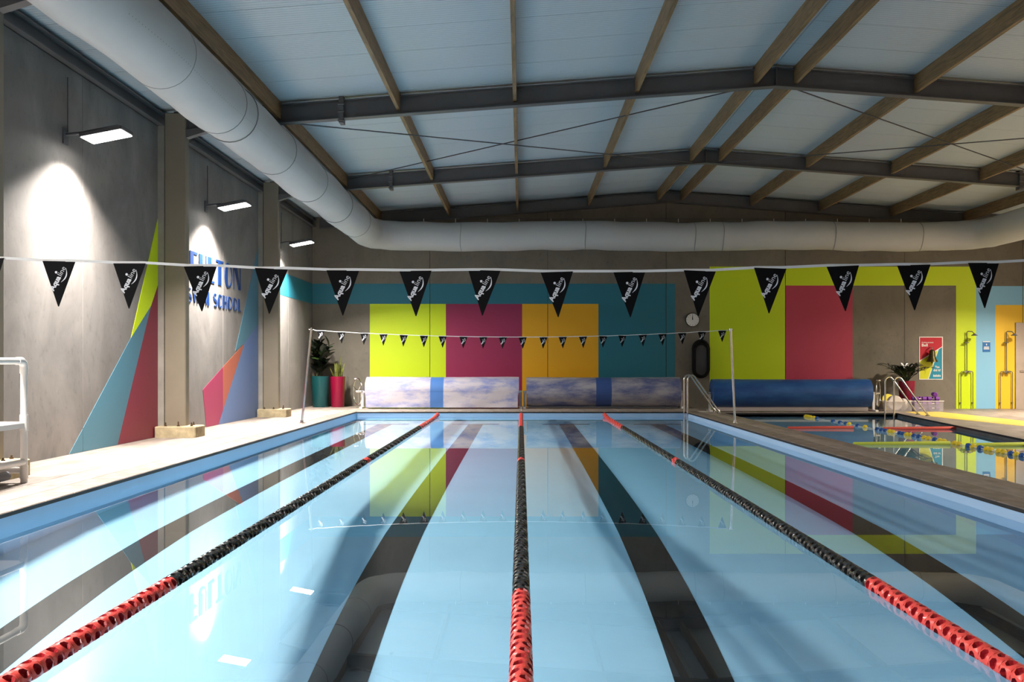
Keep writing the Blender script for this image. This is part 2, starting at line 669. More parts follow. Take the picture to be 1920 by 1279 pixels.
def paint_left(pix, m, label, raw=False):
    poly = pix if raw else [lw(*p) for p in pix]
    for y0, y1 in zip(lcuts, lcuts[1:]):
        q = clip(clip(poly, 0, y0 + .008, True), 0, y1 - .008, False)
        q = clip(q, 1, 0.004, True)
        if len(q) > 2 and max(p[0] for p in q) - min(p[0] for p in q) > .02:
            bb = MB()
            bb.prism([(XL - .001, y, z) for y, z in q], (1, 0, 0), .005)
            o = bb.build('painted_shape', M[m], wall_left)
            o['label'] = label


paint_left([(305, 368), (305, 506), (283, 573), (245.5, 633)], 'lime', 'lime green painted shard')
paint_left([(245.5, 633), (283, 573), (219, 838), (124, 862)], 'wall_teal', 'steel blue painted shard')
paint_left([(283, 573), (305, 506), (305, 830), (219, 838)], 'crimson', 'crimson painted shard')
paint_left([(484, 462), (484, 607), (458, 644), (441, 658)], 'wall_teal', 'teal painted shard')
paint_left([(458, 644), (418, 688), (418, 769)], 'orange', 'burnt orange tip')
paint_left([(418, 688), (418, 769), (407, 803), (387, 806), (380, 731)], 'magenta', 'magenta painted shard')
paint_left([(458, 644), (484, 607), (484, 800), (407, 803)], 'peri', 'periwinkle painted shard')
paint_left([(23.6, 2.81), (YB, 2.81), (YB, 3.365), (23.6, 3.365)], 'teal', 'teal painted band', True)

# ---- end wall
root_b = MB()
root_b.prism([(XL - .3, YB + .05, -.3), (XR + .3, YB + .05, -.3), (XR + .3, YB + .05, cei_z(XR)), (RX, YB + .05, cei_z(RX)), (XL - .3, YB + .05, cei_z(XL))], (0, 1, 0), .3)
wall_back = struct(root_b.build('wall_back', M['dark_gap']), 'concrete end wall painted with bright colour blocks')
bcuts = [XL, bw(806, 0)[0], bw(1027, 0)[0], bw(1249, 0)[0], bw(1472.5, 0)[0], bw(1696, 0)[0], 13.8, XR]
for x0, x1 in zip(bcuts, bcuts[1:]):
    a, c = x0 + .006, x1 - .006
    poly = [(a, YB + .06, -.3), (c, YB + .06, -.3), (c, YB + .06, cei_z(c) - .01)]
    if a < RX < c:
        poly.append((RX, YB + .06, cei_z(RX) - .01))
    poly.append((a, YB + .06, cei_z(a) - .01))
    MB().prism(poly, (0, -1, 0), .06).build('concrete_panel', M['conc_back'], wall_back)


def paint_back(px0, px1, py0, py1, m, label, zb=None):
    x0, z1 = bw(px0, py0)
    x1, z0 = bw(px1, py1)
    if zb is not None:
        z0 = zb
    for a, c in zip(bcuts, bcuts[1:]):
        u0, u1 = max(x0, a + .008), min(x1, c - .008)
        if u1 - u0 > .03:
            o = MB().box((u0, YB - .005, z0), (u1, YB + .001, z1)).build('painted_block', M[m], wall_back)
            o['label'] = label


g0 = .004
paint_back(585, 1265.5, 532, 570, 'teal', 'teal painted band')
paint_back(693.5, 836, 570, 0, 'lime', 'lime green colour block', g0)
paint_back(836, 979, 570, 0, 'magenta', 'magenta colour block', g0)
paint_back(979, 1122, 570, 0, 'amber', 'amber colour block', g0)
paint_back(1122, 1265.5, 570, 0, 'teal', 'teal colour block', g0)
paint_back(1330.5, 1472, 500, 0, 'lime', 'tall lime green colour block', LZ + g0)
paint_back(1472, 1830, 500, 535.5, 'lime', 'lime green band')
paint_back(1792.5, 1830, 535.5, 0, 'lime', 'lime green upright behind the shower', LZ + g0)
paint_back(1472, 1598.5, 535.5, 0, 'coral', 'coral pink colour block', LZ + g0)
paint_back(1830, 1960, 536.5, 572, 'sky', 'sky blue band')
paint_back(1830, 1866.5, 572, 0, 'sky', 'sky blue upright between the showers', LZ + g0)
paint_back(1866.5, 1960, 572, 605, 'yellow', 'sunny yellow colour block')
paint_back(1866.5, 1902.5, 605, 0, 'yellow', 'sunny yellow colour block', LZ + g0)

# door at the right end of the end wall
x0 = bw(1903, 0)[0]
dr = struct(MB().bevbox((x0, YB - .05, LZ), (XR - .05, YB - .005, bw(0, 605)[1]), .01).build('door_1', M['door']), 'plain grey beige door at the right end of the end wall')
MB().tube([(x0 + .12, YB - .055, .98), (x0 + .12, YB - .11, .98), (x0 + .25, YB - .11, .98)], .012, 8).build('door_handle', M['chrome'], dr, 40)

b = MB().box((XR, YN, -.3), (XR + .3, YB + .3, cei_z(XR)))
struct(b.build('wall_right', M['plain']), 'plain rendered side wall beyond the teaching pool')
b = MB()
b.prism([(XL - .3, YN, -.3), (XR + .3, YN, -.3), (XR + .3, YN, cei_z(XR)), (RX, YN, cei_z(RX)), (XL - .3, YN, cei_z(XL))], (0, -1, 0), .3)
struct(b.build('wall_front', M['plain']), 'plain rendered wall behind the viewer')

# ---- ceiling: backing, sheets, purlins
b = MB()
for xa, xb in ((XL - .3, RX), (RX, XR + .3)):
    b.prism([(xa, YN - .3, cei_z(xa) + .012), (xb, YN - .3, cei_z(xb) + .012), (xb, YB + .3, cei_z(xb) + .012), (xa, YB + .3, cei_z(xa) + .012)], (0, 0, 1), .15)
ceiling = struct(b.build('ceiling', M['dark_gap']), 'low pitched roof of pale sheets on timber purlins')
FR = [4.4, 10.43, 16.3, 22.5, 27.95]
for side, (xa, xb) in enumerate(((XL, RX - .005), (RX + .005, XR))):
    bb = MB()
    g = .494
    za, zb_ = cei_z(xa), cei_z(xb)
    bb.add([(xa, -g, za), (xb, -g, zb_), (xb, g, zb_), (xa, g, za), (xa, -g, za + .012), (xb, -g, zb_ + .012), (xb, g, zb_ + .012), (xa, g, za + .012)],
           [(3, 2, 1, 0), (4, 5, 6, 7), (0, 1, 5, 4), (1, 2, 6, 5), (2, 3, 7, 6), (3, 0, 4, 7)])
    me = bb.mesh('roof_sheet', M['ceil'])
    y = YB - .5
    while y > YN:
        link('roof_sheet', me, ceiling, (0, y, 0))
        y -= 1.0
PUR = [-3.85, -1.95, -.10, 1.84, 3.73, 4.37, 6.28, 8.15, 10.1, 12.1]
bays = list(zip([YN] + FR, FR)) + [(27.95, YB)]
for x in PUR:
    zt, zb_ = cei_z(x), raf_z(x) + .075
    for y0, y1 in bays[1:5]:
        bb = MB().box((-.028, -(y1 - y0) / 2 + .006, zb_ - zt), (.028, (y1 - y0) / 2 - .006, 0))
        link('purlin', bb.mesh('purlin', M['purlin']), ceiling, (x, (y0 + y1) / 2, zt))

# eaves channel along the left wall top
b = MB()
b.box((XL, 4.1, 4.92), (XL + .015, YB, 5.12))
b.box((XL, 4.1, 4.92), (XL + .11, YB, 4.932))
b.box((XL, 4.1, 5.108), (XL + .11, YB, 5.12))
struct(b.build('trim_2', M['steel']), 'grey steel channel along the top of the side wall')


# ---- steel portal frames
def ibeam(bb, p, q, h, wd, t=.014):
    """I-section whose underside runs p -> q in the x-z plane, flange width along y"""
    (x0, y, z0), (x1, _, z1) = p, q
    def bar(dz0, dz1, hw):
        bb.add([(x0, y - hw, z0 + dz0), (x1, y - hw, z1 + dz0), (x1, y + hw, z1 + dz0), (x0, y + hw, z0 + dz0),
                (x0, y - hw, z0 + dz1), (x1, y - hw, z1 + dz1), (x1, y + hw, z1 + dz1), (x0, y + hw, z0 + dz1)],
               [(3, 2, 1, 0), (4, 5, 6, 7), (0, 1, 5, 4), (1, 2, 6, 5), (2, 3, 7, 6), (3, 0, 4, 7)])
    bar(0, t, wd / 2)
    bar(h - t, h, wd / 2)
    bar(t, h - t, .007)


frame_lab = {4.4: 'grey steel roof frame, nearest the viewer', 10.43: 'grey steel roof frame whose column stands beside the white pipe stand',
             16.3: 'grey steel roof frame, the larger and nearer of the two crossing the hall',
             22.5: 'grey steel roof frame, the smaller one crossing behind the larger',
             27.95: 'grey steel rafter fixed against the concrete end wall'}
for fy in FR:
    t = thing('roof_frame', frame_lab[fy], 'roof frame', (0, fy, 0), group='steel roof frames')
    last = fy > 27
    for xa, xb in ((XL + .25, RX), (XR - .25, RX)):
        bb = MB()
        ibeam(bb, (xa, 0, raf_z(xa)), (xb, 0, raf_z(xb)), .30, .17)
        if not last:                       # stiffener plates
            for s in (0.0, .5):
                x = xa + (xb - xa) * s
        bb.build('rafter', M['steel'], t)
    if not last:
        MB().box((RX - .012, -.085, raf_z(RX) - .0), (RX + .012, .085, raf_z(RX) + .3)).build('ridge_plate', M['steel'], t)
        for x in (-2.85, 10.95):
            bb = MB().box((x - .035, -.10, raf_z(x) - .07), (x + .035, .10, raf_z(x) + .36))
            for dz in (-.04, .1, .22):
                bb.lathe([(.016, -.05), (.016, .05)], (x, -.105, raf_z(x) + dz), 6, 'x')
            bb.build('splice_plate', M['steel'], t)
        for s, xw in ((1, XL), (-1, XR)):
            # grout pilaster against the wall, box column with cap, plinth with bolts
            bx = sorted((xw, xw + s * .10))
            MB().box((bx[0], -.10, 0 if s > 0 else LZ), (bx[1], .10, 4.92)).build('pilaster', M['pilaster'], t)
            bx = sorted((xw + s * .105, xw + s * .44))
            zc = raf_z(xw + s * .3) + .28
            zp = (0 if s > 0 else LZ)
            MB().bevbox((bx[0], -.09, zp + .17), (bx[1], .09, zc), .012).build('column', M['column'], t, 40)
            # haunch under the rafter
            xa = xw + s * .44
            bb = MB()
            bb.prism([(xa, -.07, raf_z(xa) + .01), (xa, -.07, raf_z(xa) - .12), (xa + s * .55, -.07, raf_z(xa + s * .55) + .01)], (0, 1, 0), .14)
            bb.build('haunch', M['steel'], t)
            bx = sorted((xw + s * .02, xw + s * .66))
            pl = MB().bevbox((bx[0], -.30, zp), (bx[1], .20, zp + .175), .015).build('plinth', M['block'], t)
            for dx, dy in ((.16, -.2), (.36, -.2), (.56, -.17), (.5, .12)):
                h = random.uniform(.035, .075)
                MB().lathe([(.022, 0), (.022, .018), (.011, .02), (.011, h)], (xw + s * dx, dy, zp + .174), 6).build('anchor_bolt', M['bolt'], pl)

# brace rods between the second and third frames
for i, (a, c, lab) in enumerate((
        ((-3.75, 16.3, raf_z(-3.8) + .02), (3.75, 22.4, raf_z(3.7) + .03), 'thin steel brace rod from the near frame on the left to the far ridge'),
        ((-3.75, 22.4, raf_z(-3.8) + .22), (3.5, 16.4, raf_z(3.7) + .02), 'thin steel brace rod from the far frame on the left to the near ridge'),
        ((4.4, 16.4, raf_z(4.4) + .02), (11.9, 22.4, raf_z(11.9) + .12), 'thin steel brace rod from the near ridge down to the far right'),
        ((4.4, 22.4, raf_z(4.4) + .03), (11.9, 16.4, raf_z(11.9) + .1), 'thin steel brace rod from the far ridge to the near right'))):
    tag(MB().tube([a, c], .011, 6).build('brace_rod', M['rod'], None, 60), lab, 'brace rod', 'roof brace rods')


# ================================================================== OBJECTS
# ---- fabric air duct
def arc(cx, cy, r, a0, a1, n, z):
    return [(cx + r * math.cos(R(a0 + (a1 - a0) * i / n)), cy + r * math.sin(R(a0 + (a1 - a0) * i / n)), z) for i in range(n + 1)]


DZ = 4.57
path, rad = [], []
for i in range(57):
    y = YN + .05 + (26.25 - YN) * i / 57
    path.append((-3.98 + .012 * math.sin(y * 1.9), y, DZ + .012 * math.sin(y * 1.3)))
path += arc(-2.93, 26.3, 1.05, 180, 90, 10, DZ)
for i in range(1, 40):
    x = -2.93 + (11.15 + 2.93) * i / 40
    path.append((x, 27.35 + .012 * math.sin(x * 2.3), DZ + .02 * math.sin(x * 1.1) + .01 * math.sin(x * 4.1)))
path += arc(11.15, 26.3, 1.05, 90, 0, 10, DZ)
for i in range(1, 30):
    y = 26.3 - (26.3 - YN - .05) * i / 29
    path.append((12.2, y, DZ))
rad = [.385 + .006 * math.sin(i * 1.7) + random.uniform(-.004, .004) for i in range(len(path))]
duct = thing('air_duct', 'white fabric air duct slung round the hall under the roof', 'air duct', (0, 0, 0))
MB().tube(path, rad, 32).build('duct_sleeve', M['duct'], duct, 180)
rings = [('y', yy) for yy in (11.3, 13.4, 13.95, 16.4, 19.1, 21.9, 24.4)] + [('x', xx) for xx in (-1.6, 1.7, 4.6, 5.35, 8.3, 10.6)]
for ax, pos in rings:
    c = [(-3.98 + .012 * math.sin(pos * 1.9), pos, DZ + .012 * math.sin(pos * 1.3))] if ax == 'y' else [(pos, 27.35 + .012 * math.sin(pos * 2.3), DZ + .02 * math.sin(pos * 1.1) + .01 * math.sin(pos * 4.1))]
    cx, cy, cz = c[0]
    pts = []
    for k in range(32):
        a = 2 * PI * k / 32
        if ax == 'y':
            pts.append((cx + .389 * math.cos(a), cy, cz + .389 * math.sin(a)))
        else:
            pts.append((cx + .01 * math.sin(3 * a), cy + .389 * math.cos(a), cz + .389 * math.sin(a)))
    MB().tube(pts, .007, 6, closed=True).build('duct_seam', M['seam'], duct, 180)
b = MB()
for i in range(210):
    y = 9.5 + i * .078
    ph = R(25)
    ux, uz = math.cos(ph), -math.sin(ph)
    cx, cz = -3.98 + .012 * math.sin(y * 1.9) + .391 * ux, DZ + .012 * math.sin(y * 1.3) + .391 * uz
    d = .006
    b.add([(cx - uz * d, y - d, cz + ux * d), (cx + uz * d, y - d, cz - ux * d), (cx + uz * d, y + d, cz - ux * d), (cx - uz * d, y + d, cz + ux * d)], [(0, 1, 2, 3)])
o = b.build('perforation_row', M['seam'], duct)
o['kind'] = 'stuff'
for i in range(16):
    x = -2.6 + i * .85
    MB().box((x - .008, 27.345, DZ + .37), (x + .008, 27.355, DZ + .47)).build('hanger_clip', M['pvc'], duct)
MB().tube([(-3, 27.35, DZ + .46), (11.2, 27.35, DZ + .46)], .006, 6).build('hanger_cable', M['rod'], duct)


# ---- wall floodlights
def floodlight(x, y, s, label, power, colr):
    t = thing('wall_floodlight', label, 'floodlight', (x, y, 4.02), group='wall floodlights')
    hs = MB().bevbox((-.27, -.21, .0), (.27, .21, .065), .02).build('housing', M['lamp_body'], t, 40)
    ln = MB().box((-.25, -.19, -.008), (.25, .19, -.001)).build('lens', M['lens'], t)
    hs.rotation_euler = ln.rotation_euler = (0, R(11) * s, 0)            # the head tips towards the water
    xw = s * (abs(x - (XL if s < 0 else XR)))
    bb = MB()
    bb.tube([(s * .25, 0, .05), (xw, 0, .02)], .02, 8)
    a = sorted((xw, xw - s * .02))
    bb.box((a[0], -.07, -.1), (a[1], .07, .1))
    bb.build('wall_bracket', M['lamp_body'], t, 40)
    MB().tube([(xw - s * .03, .02, .06), (xw - s * .03, .02, .75)], .008, 6).build('power_cable', M['lamp_body'], t)
    l = bpy.data.lights.new('lamp_light', 'AREA')
    l.shape = 'RECTANGLE'
    l.size, l.size_y = .48, .36
    l.energy = power
    l.color = colr
    l.spread = R(134)
    l.cycles.is_caustics_light = True
    lo = link('lamp_light', l, t, (0, 0, -.03), (0, R(14) * s, 0))   # asymmetric reflector throws outwards
    return t


LX = -5.22
names = {12.9: 'lit floodlight on the side wall, the largest and nearest one in view', 18.66: 'lit floodlight above the blue wall lettering',
         24.4: 'lit floodlight nearest the far corner, the smallest in view', 7.1: 'lit floodlight on the side wall above the white pipe stand',
         1.3: 'lit floodlight on the side wall level with the viewer'}
for y in (1.3, 7.1, 12.9, 18.66, 24.4):
    floodlight(LX, y, -1, names[y], LAMP_POWER_LEFT, LAMP_COLOR_LEFT)
for i, y in enumerate((1.3, 7.1, 12.9, 18.66, 24.4)):
    floodlight(XR - .53, y, 1, 'lit floodlight on the plain wall beyond the teaching pool, %s from the viewer' % ORD[i], LAMP_POWER_RIGHT, LAMP_COLOR_RIGHT)


# ---- lettering on the left wall
def stroke(pts, ws):
    """closed outline of a variable-width stroke, as quads"""
    L_, R_ = [], []
    for i, p in enumerate(pts):
        a = pts[max(i - 1, 0)]
        c = pts[min(i + 1, len(pts) - 1)]
        dx, dy = c[0] - a[0], c[1] - a[1]
        ln = math.hypot(dx, dy) or 1
        nx, ny = -dy / ln, dx / ln
        L_.append((p[0] + nx * ws[i] / 2, p[1] + ny * ws[i] / 2))
        R_.append((p[0] - nx * ws[i] / 2, p[1] - ny * ws[i] / 2))
    return [[L_[i], L_[i + 1], R_[i + 1], R_[i]] for i in range(len(pts) - 1)]


def rect(x0, y0, x1, y1):
    return [[(x0, y0), (x1, y0), (x1, y1), (x0, y1)]]


def ring(w_, a0, a1, thick, thin):
    pts, ws = [], []
    n_ = 20
    for i in range(n_ + 1):
        a = R(a0 + (a1 - a0) * i / n_)
        tw = thin + (thick - thin) * max(0, -math.cos(a)) ** .8
        pts.append((w_ / 2 + (w_ / 2 - tw / 2) * math.cos(a), .5 + (.5 - thin / 2) * math.sin(a)))
        ws.append(tw)
    return stroke(pts, ws)


TK, TN = .30, .055
def glyph(c):
    if c == 'F':
        return rect(0, 0, TK, 1) + rect(TK, .90, .62, 1) + rect(TK, .47, .56, .55), .62
    if c == 'U':
        pts = [(.33 + .30 * math.cos(R(a)), .26 + .235 * math.sin(R(a))) for a in range(180, 361, 18)]
        return rect(0, .22, TK, 1) + stroke(pts, [TN + .10 * max(0, -math.cos(R(a))) for a in range(180, 361, 18)]) + rect(.60, .24, .655, 1), .66
    if c == 'L':
        return rect(0, 0, TK, 1) + rect(TK, 0, .58, .08), .58
    if c == 'T':
        return rect(0, .91, .72, 1) + rect(.21, 0, .21 + TK, .91), .72
    if c == 'O':
        return ring(.78, 0, 360, TK, TN), .78
    if c == 'C':
        return ring(.74, 48, 312, TK, TN + .02), .66
    if c == 'N':
        return rect(0, 0, TN, 1) + [[(TN, 1), (TN + TK, 1), (.74, 0), (.74 - TK * .55, 0)]] + rect(.74, 0, .74 + TN, 1), .80
    if c == 'S':
        pts, ws = [], []
        for i in range(17):
            a = R(45 + 200 * i / 16)
            pts.append((.29 + .22 * math.cos(a), .74 + .22 * math.sin(a)))
            ws.append(TN + .16 * (i / 16))
        for i in range(17):
            a = R(65 - 200 * i / 16)
            pts.append((.29 + .22 * math.cos(a), .26 + .22 * math.sin(a)))
            ws.append(TN + .16 * (1 - i / 16))
        return stroke(pts, ws), .55
    if c == 'W':
        return [[(0, 1), (TK * .8, 1), (.34, 0), (.26, 0)], [(.26, 0), (.34, 0), (.50, .9), (.45, .9)], [(.42, 1), (.42 + TK * .8, 1), (.76, 0), (.68, 0)], [(.68, 0), (.76, 0), (.96, 1), (.90, 1)]], .96
    if c == 'I':
        return rect(0, 0, TK, 1), TK
    if c == 'M':
        return rect(0, 0, TN, 1) + [[(TN, 1), (TN + .2, 1), (.42, 0), (.36, 0)], [(.36, 0), (.42, 0), (.66, 1), (.58, 1)]] + rect(.58, 0, .58 + TK * .85, 1), .84
    if c == 'H':
        return rect(0, 0, TK, 1) + rect(TK, .47, .6, .55) + rect(.58, 0, .64, 1), .64
    return [], .32


def lettering(text, y0, y1, z0, z1, gap=.16):
    gl = [glyph(c) for c in text]
    tot = sum(g[1] for g in gl) + gap * (len(text) - 1)
    k = (y1 - y0) / tot
    h = z1 - z0
    u = 0
    for c, (polys, wd) in zip(text, gl):
        if polys:
            bb = MB()
            for p in polys:
                bb.prism([(XL + .001, y0 + (u + q[0]) * k, z0 + q[1] * h) for q in p], (1, 0, 0), .012)
            bb.build('wall_letter', M['letter'], wall_left)['label'] = 'royal blue capital letter ' + c
        u += wd + gap


lettering('FULTON', 17.76, 20.97, 2.655, 3.125)
lettering('SWIM SCHOOL', 17.62, 21.0, 2.225, 2.475, .17)


# ---- lane ropes
def float_mesh(name, mats, r, ln, cells=5, core=.60):
    """perforated float: shell cells with an oval window each, recessed to a core"""
    bb = MB()
    h = ln / 2 * .97
    def P(a, u, rr): return (rr * math.sin(a), u, rr * math.cos(a))
    st = 2 * PI / cells
    for c in range(cells):
        a0 = c * st
        am = a0 + st / 2
        outer = [(a0, -h), (am, -h), (a0 + st, -h), (a0 + st, 0), (a0 + st, h), (am, h), (a0, h), (a0, 0)]
        wa, wu = st * .41, h * .64
        hole = [(am + wa * math.cos(R(t)), wu * math.sin(R(t))) for t in (225, 270, 315, 0, 45, 90, 135, 180)]
        v = [P(a, u, r if abs(u) < h * .9 else r * .93) for a, u in outer] + [P(a, u, r) for a, u in hole] + [P(a, u * .9, r * core) for a, u in hole]
        f = [(i, (i + 1) % 8, 8 + (i + 1) % 8, 8 + i) for i in range(8)]
        bb.add(v, f, 0)
        bb.add(v, [(8 + i, 8 + (i + 1) % 8, 16 + (i + 1) % 8, 16 + i) for i in range(8)] + [tuple(range(16, 24))], 1)  # recess walls and core get the darker copy, shade painted into the colour
    for s in (-1, 1):
        v = [P(i * st / 2, s * h, r * .93) for i in range(2 * cells)] + [P(i * st / 2, s * h * .9, r * .3) for i in range(2 * cells)]
        n2 = 2 * cells
        f = [(i, (i + 1) % n2, n2 + (i + 1) % n2, n2 + i) for i in range(n2)]
        bb.add(v, f if s > 0 else [q[::-1] for q in f], 0)
    return bb, bb.mesh(name, mats, 35)


FL = .096
fr_b, fr = float_mesh('float', [M['red'], M['red_shade']], .050, FL)
fk_b, fk = float_mesh('float', [M['blk'], M['blk_shade']], .050, FL)
for x, lab in ((-2.0, 'red and black lane rope on the left, beside the deck with the wall lettering'),
               (0.0, 'red and black lane rope running straight away in the middle of the pool'),
               (2.0, 'red and black lane rope on the right, nearest the dividing deck')):
    t = thing('lane_rope', lab, 'lane rope', (x, 0, 0), group='lane ropes across the lap pool')
    far_r, far_k = MB(), MB()
    nfl = int((24.55 - .35) / FL)
    def rope_z(y):
        return WZ + .012 + (.05 * max(0, (y - 23.2) / 1.4) ** 1.5 if y > 23.2 else 0)
    for i in range(nfl):
        y = .4 + i * FL
        red = y < (5.55 if x == 0 else 5.78) or y > 20.1 or abs(y - 13.2) < .13
        if 3.2 < y < 13.3:
            o = link('float', fr if red else fk, t, (0, y, rope_z(y)), (0, i * .30 + random.uniform(-.10, .10), 0))
        else:
            src = fr_b if red else fk_b
            dst = far_r if red else far_k
            ca, sa = math.cos(i * .30), math.sin(i * .30)
            off = len(dst.v)
            dst.v += [(p[0] * ca + p[2] * sa, p[1] + y, -p[0] * sa + p[2] * ca + rope_z(y)) for p in src.v]
            dst.f += [tuple(q + off for q in fa) for fa in src.f]
            dst.mi += src.mi
    for bb, m2 in ((far_r, [M['red'], M['red_shade']]), (far_k, [M['blk'], M['blk_shade']])):
        o = bb.build('distant_floats', m2, t, 35)
        o['kind'] = 'stuff'
        o['label'] = 'red floats at the rope ends' if bb is far_r else 'small black floats further along'
    MB().tube([(0, PY0 + .02, -.08), (0, .4, rope_z(.4)), (0, 23.2, rope_z(23.2)), (0, 24.4, rope_z(24.4)), (0, PY1 - .01, rope_z(24.7))], .006, 6).build('cable', M['chrome'], t)
    MB().tube([(0, PY1 - .002, -.05), (0, PY1 - .05, -.06), (0, PY1 - .09, rope_z(24.7))], .01, 6).build('hook', M['chrome'], t)

# ---- flags
def text_mesh(name, body, size, offset, m):
    cu = bpy.data.curves.new(name, 'FONT')
    cu.body = body
    cu.size = size
    cu.offset = offset
    cu.resolution_u = 3
    cu.align_x = 'LEFT'
    ob = bpy.data.objects.new(name, cu)
    COL.objects.link(ob)
    dg = bpy.context.evaluated_depsgraph_get()
    me = bpy.data.meshes.new_from_object(ob.evaluated_get(dg))
    bpy.data.objects.remove(ob)
    return me


def text_verts(body, size, offset=0.0):
    me = text_mesh('txt', body, size, offset, None)
    v = [tuple(p.co) for p in me.vertices]
    f = [tuple(p.vertices) for p in me.polygons]
    bpy.data.meshes.remove(me)
    wd = max(p[0] for p in v)
    return v, f, wd


def logo_mesh():
    bb = MB()
    va, fa, wa = text_verts('Aqua', .034, .0013)
    vb, fb, wb = text_verts('line', .034, -.0002)
    rot = R(63)
    org = (-.022, -.140)
    def put(p):
        return (org[0] + p[0] * math.cos(rot) - p[1] * math.sin(rot), -.0016, org[1] + p[0] * math.sin(rot) + p[1] * math.cos(rot))
    bb.add([put(p) for p in va], fa)
    bb.add([put((p[0] + wa + .003, p[1])) for p in vb], fb)
    # swoosh below the second half of the word and the dot above it
    n_ = 10
    top, bot = [], []
    for i in range(n_ + 1):
        s = i / n_
        x_ = .052 + .070 * s
        y_ = -.010 - .013 * math.sin(s * PI * .8) + .018 * s ** 2
        th = .006 * math.sin(PI * min(1, s * .9 + .05))
        top.append((x_, y_ + th / 2))
        bot.append((x_, y_ - th / 2))
    v = [put(p) for p in top] + [put(p) for p in bot]
    bb.add(v, [(i, i + 1, n_ + 2 + i, n_ + 1 + i) for i in range(n_)])
    cx, cy = wa + .011, .031
    bb.add([put((cx + .006 * math.cos(2 * PI * i / 10), cy + .006 * math.sin(2 * PI * i / 10))) for i in range(10)], [tuple(range(10))])
    return bb.mesh('printed_logo', M['white_print'])


def pennant_mesh(wd, hg, amp):
    bb = MB()
    n_ = 6
    v = []
    for i in range(n_ + 1):
        s = i / n_
        hw = wd / 2 * (1 - s) + .002 * s
        yy = amp * math.sin(s * 2.4)
        v += [(-hw, yy, -hg * s), (hw, yy, -hg * s)]
    k = len(v)
    v += [(p[0], p[1] + .0015, p[2]) for p in v]
    f = []
    for i in range(n_):
        a = 2 * i
        f += [(a, a + 2, a + 3, a + 1), (k + a, k + a + 1, k + a + 3, k + a + 2), (a, k + a, k + a + 2, a + 2), (a + 1, a + 3, k + a + 3, k + a + 1)]
    bb.add(v, f)
    return bb.mesh('pennant', M['flag'])


logo = logo_mesh()
pen = pennant_mesh(.152, .212, 0.0)


def flag_line(name, label, y, tops, ends, scale):
    """tops: list of (x, z); ends: the two posts' fixing points"""
    t = thing(name, label, 'flag line', (0, y, 0))
    pts = [(ends[0][0], 0, ends[0][1])]
    for x, z in tops:
        pts += [(x - .06 * scale, 0, z + .004), (x + .06 * scale, 0, z + .004)]
    pts += [(ends[1][0], 0, ends[1][1])]
    bb = MB()
    v = []
    for p in pts:
        v += [(p[0], -.001, p[2] - .006), (p[0], -.001, p[2] + .006), (p[0], .002, p[2] + .006), (p[0], .002, p[2] - .006)]
    f = []
    for i in range(len(pts) - 1):
        for k in range(4):
            q = (k + 1) % 4
            f.append((4 * i + k, 4 * i + q, 4 * i + 4 + q, 4 * i + 4 + k))
    bb.add(v, f)
    bb.build('tape', M['white_tape'], t)
    for i, (x, z) in enumerate(tops):
        p = link('pennant', pen, t, (x, -.0025, z), (R(random.uniform(-3, 3)), R(random.uniform(-2.5, 2.5)), R(random.uniform(-8, 8))))
        p.scale = (scale, 1, scale)
        link('printed_logo', logo, p)


def at(px, py, y):
    return ((px - 977) * y / 1920, 1.15 + (683 - py) * y / 1920)


YF, YR = 4.8, 19.9
front = [(111, 490), (243, 494), (376, 499), (509, 504), (643, 507), (779, 508), (908, 507), (1044, 510), (1180, 510), (1312, 508), (1444, 503), (1580, 499), (1713, 497), (1844, 493)]
ft = [at(px, py, YF) for px, py in front]
sp = ft[1][0] - ft[0][0]
ft = [(ft[0][0] - sp * k, ft[0][1] + .012 * k) for k in (4, 3, 2, 1)] + ft + [(ft[-1][0] + sp * k, ft[-1][1] + .012 * k) for k in (1, 2, 3, 4)]
flag_line('flag_line', 'near line of large black pennants strung across the whole picture', YF, ft, ((-4.2, ft[0][1] + .13), (4.2, ft[-1][1] + .13)), 1.0)
rear = [601, 640, 683, 719, 757, 795, 830, 869, 906, 943, 980, 1019, 1055, 1093, 1131, 1167, 1205, 1242, 1279, 1316, 1354]
rt = []
for px in rear:
    s = (px - 975) / 395
    rt.append(at(px, 632.5 - 13.5 * s * s, YR))
flag_line('flag_line', 'far line of small black pennants strung between the two chrome posts', YR, rt, (at(584, 618, YR), at(1368, 619, YR)), 1.05)

for px, yb, lab, topx in ((580, 20.6, 'slim steel flag post standing on the left deck near the potted plants', at(584, 618, YR)),
                          (1378, 19.9, 'slim chrome flag post standing on the dividing deck between the pools', at(1370, 619, YR))):
    x, _ = at(px, 0, yb)
    t = thing('flag_post', lab, 'flag post', (x, YR, 0), group='flag posts')
    MB().lathe([(.075, 0), (.075, .012), (.035, .018), (.03, .06)], (0, 0, 0), 16).build('base_flange', M['chrome'], t, 40)
    dx = topx[0] - x
    MB().tube([(0, 0, .01), (dx, 0, topx[1] + .02)], .022, 12).build('pole', M['chrome'], t, 60)
    bb = MB()
    bb.lathe([(.03, 0), (.034, .02), (.03, .045), (.012, .055)], (dx, 0, topx[1] - .02), 12)
    bb.tube([(dx - .05, 0, topx[1] + .0), (dx + .05, 0, topx[1] + .0)], .009, 6)
    bb.build('rope_clamp', M['chrome'], t, 40)
for x, lab in ((-4.22, 'slim chrome flag post holding the left end of the near flag line'), (4.22, 'slim chrome flag post holding the right end of the near flag line')):
    t = thing('flag_post', lab, 'flag post', (x, YF, 0), group='flag posts')
    MB().lathe([(.075, 0), (.075, .012), (.035, .018), (.03, .06)], (0, 0, 0), 16).build('base_flange', M['chrome'], t, 40)
    MB().tube([(0, 0, .01), (0, 0, 1.85)], .022, 12).build('pole', M['chrome'], t, 60)


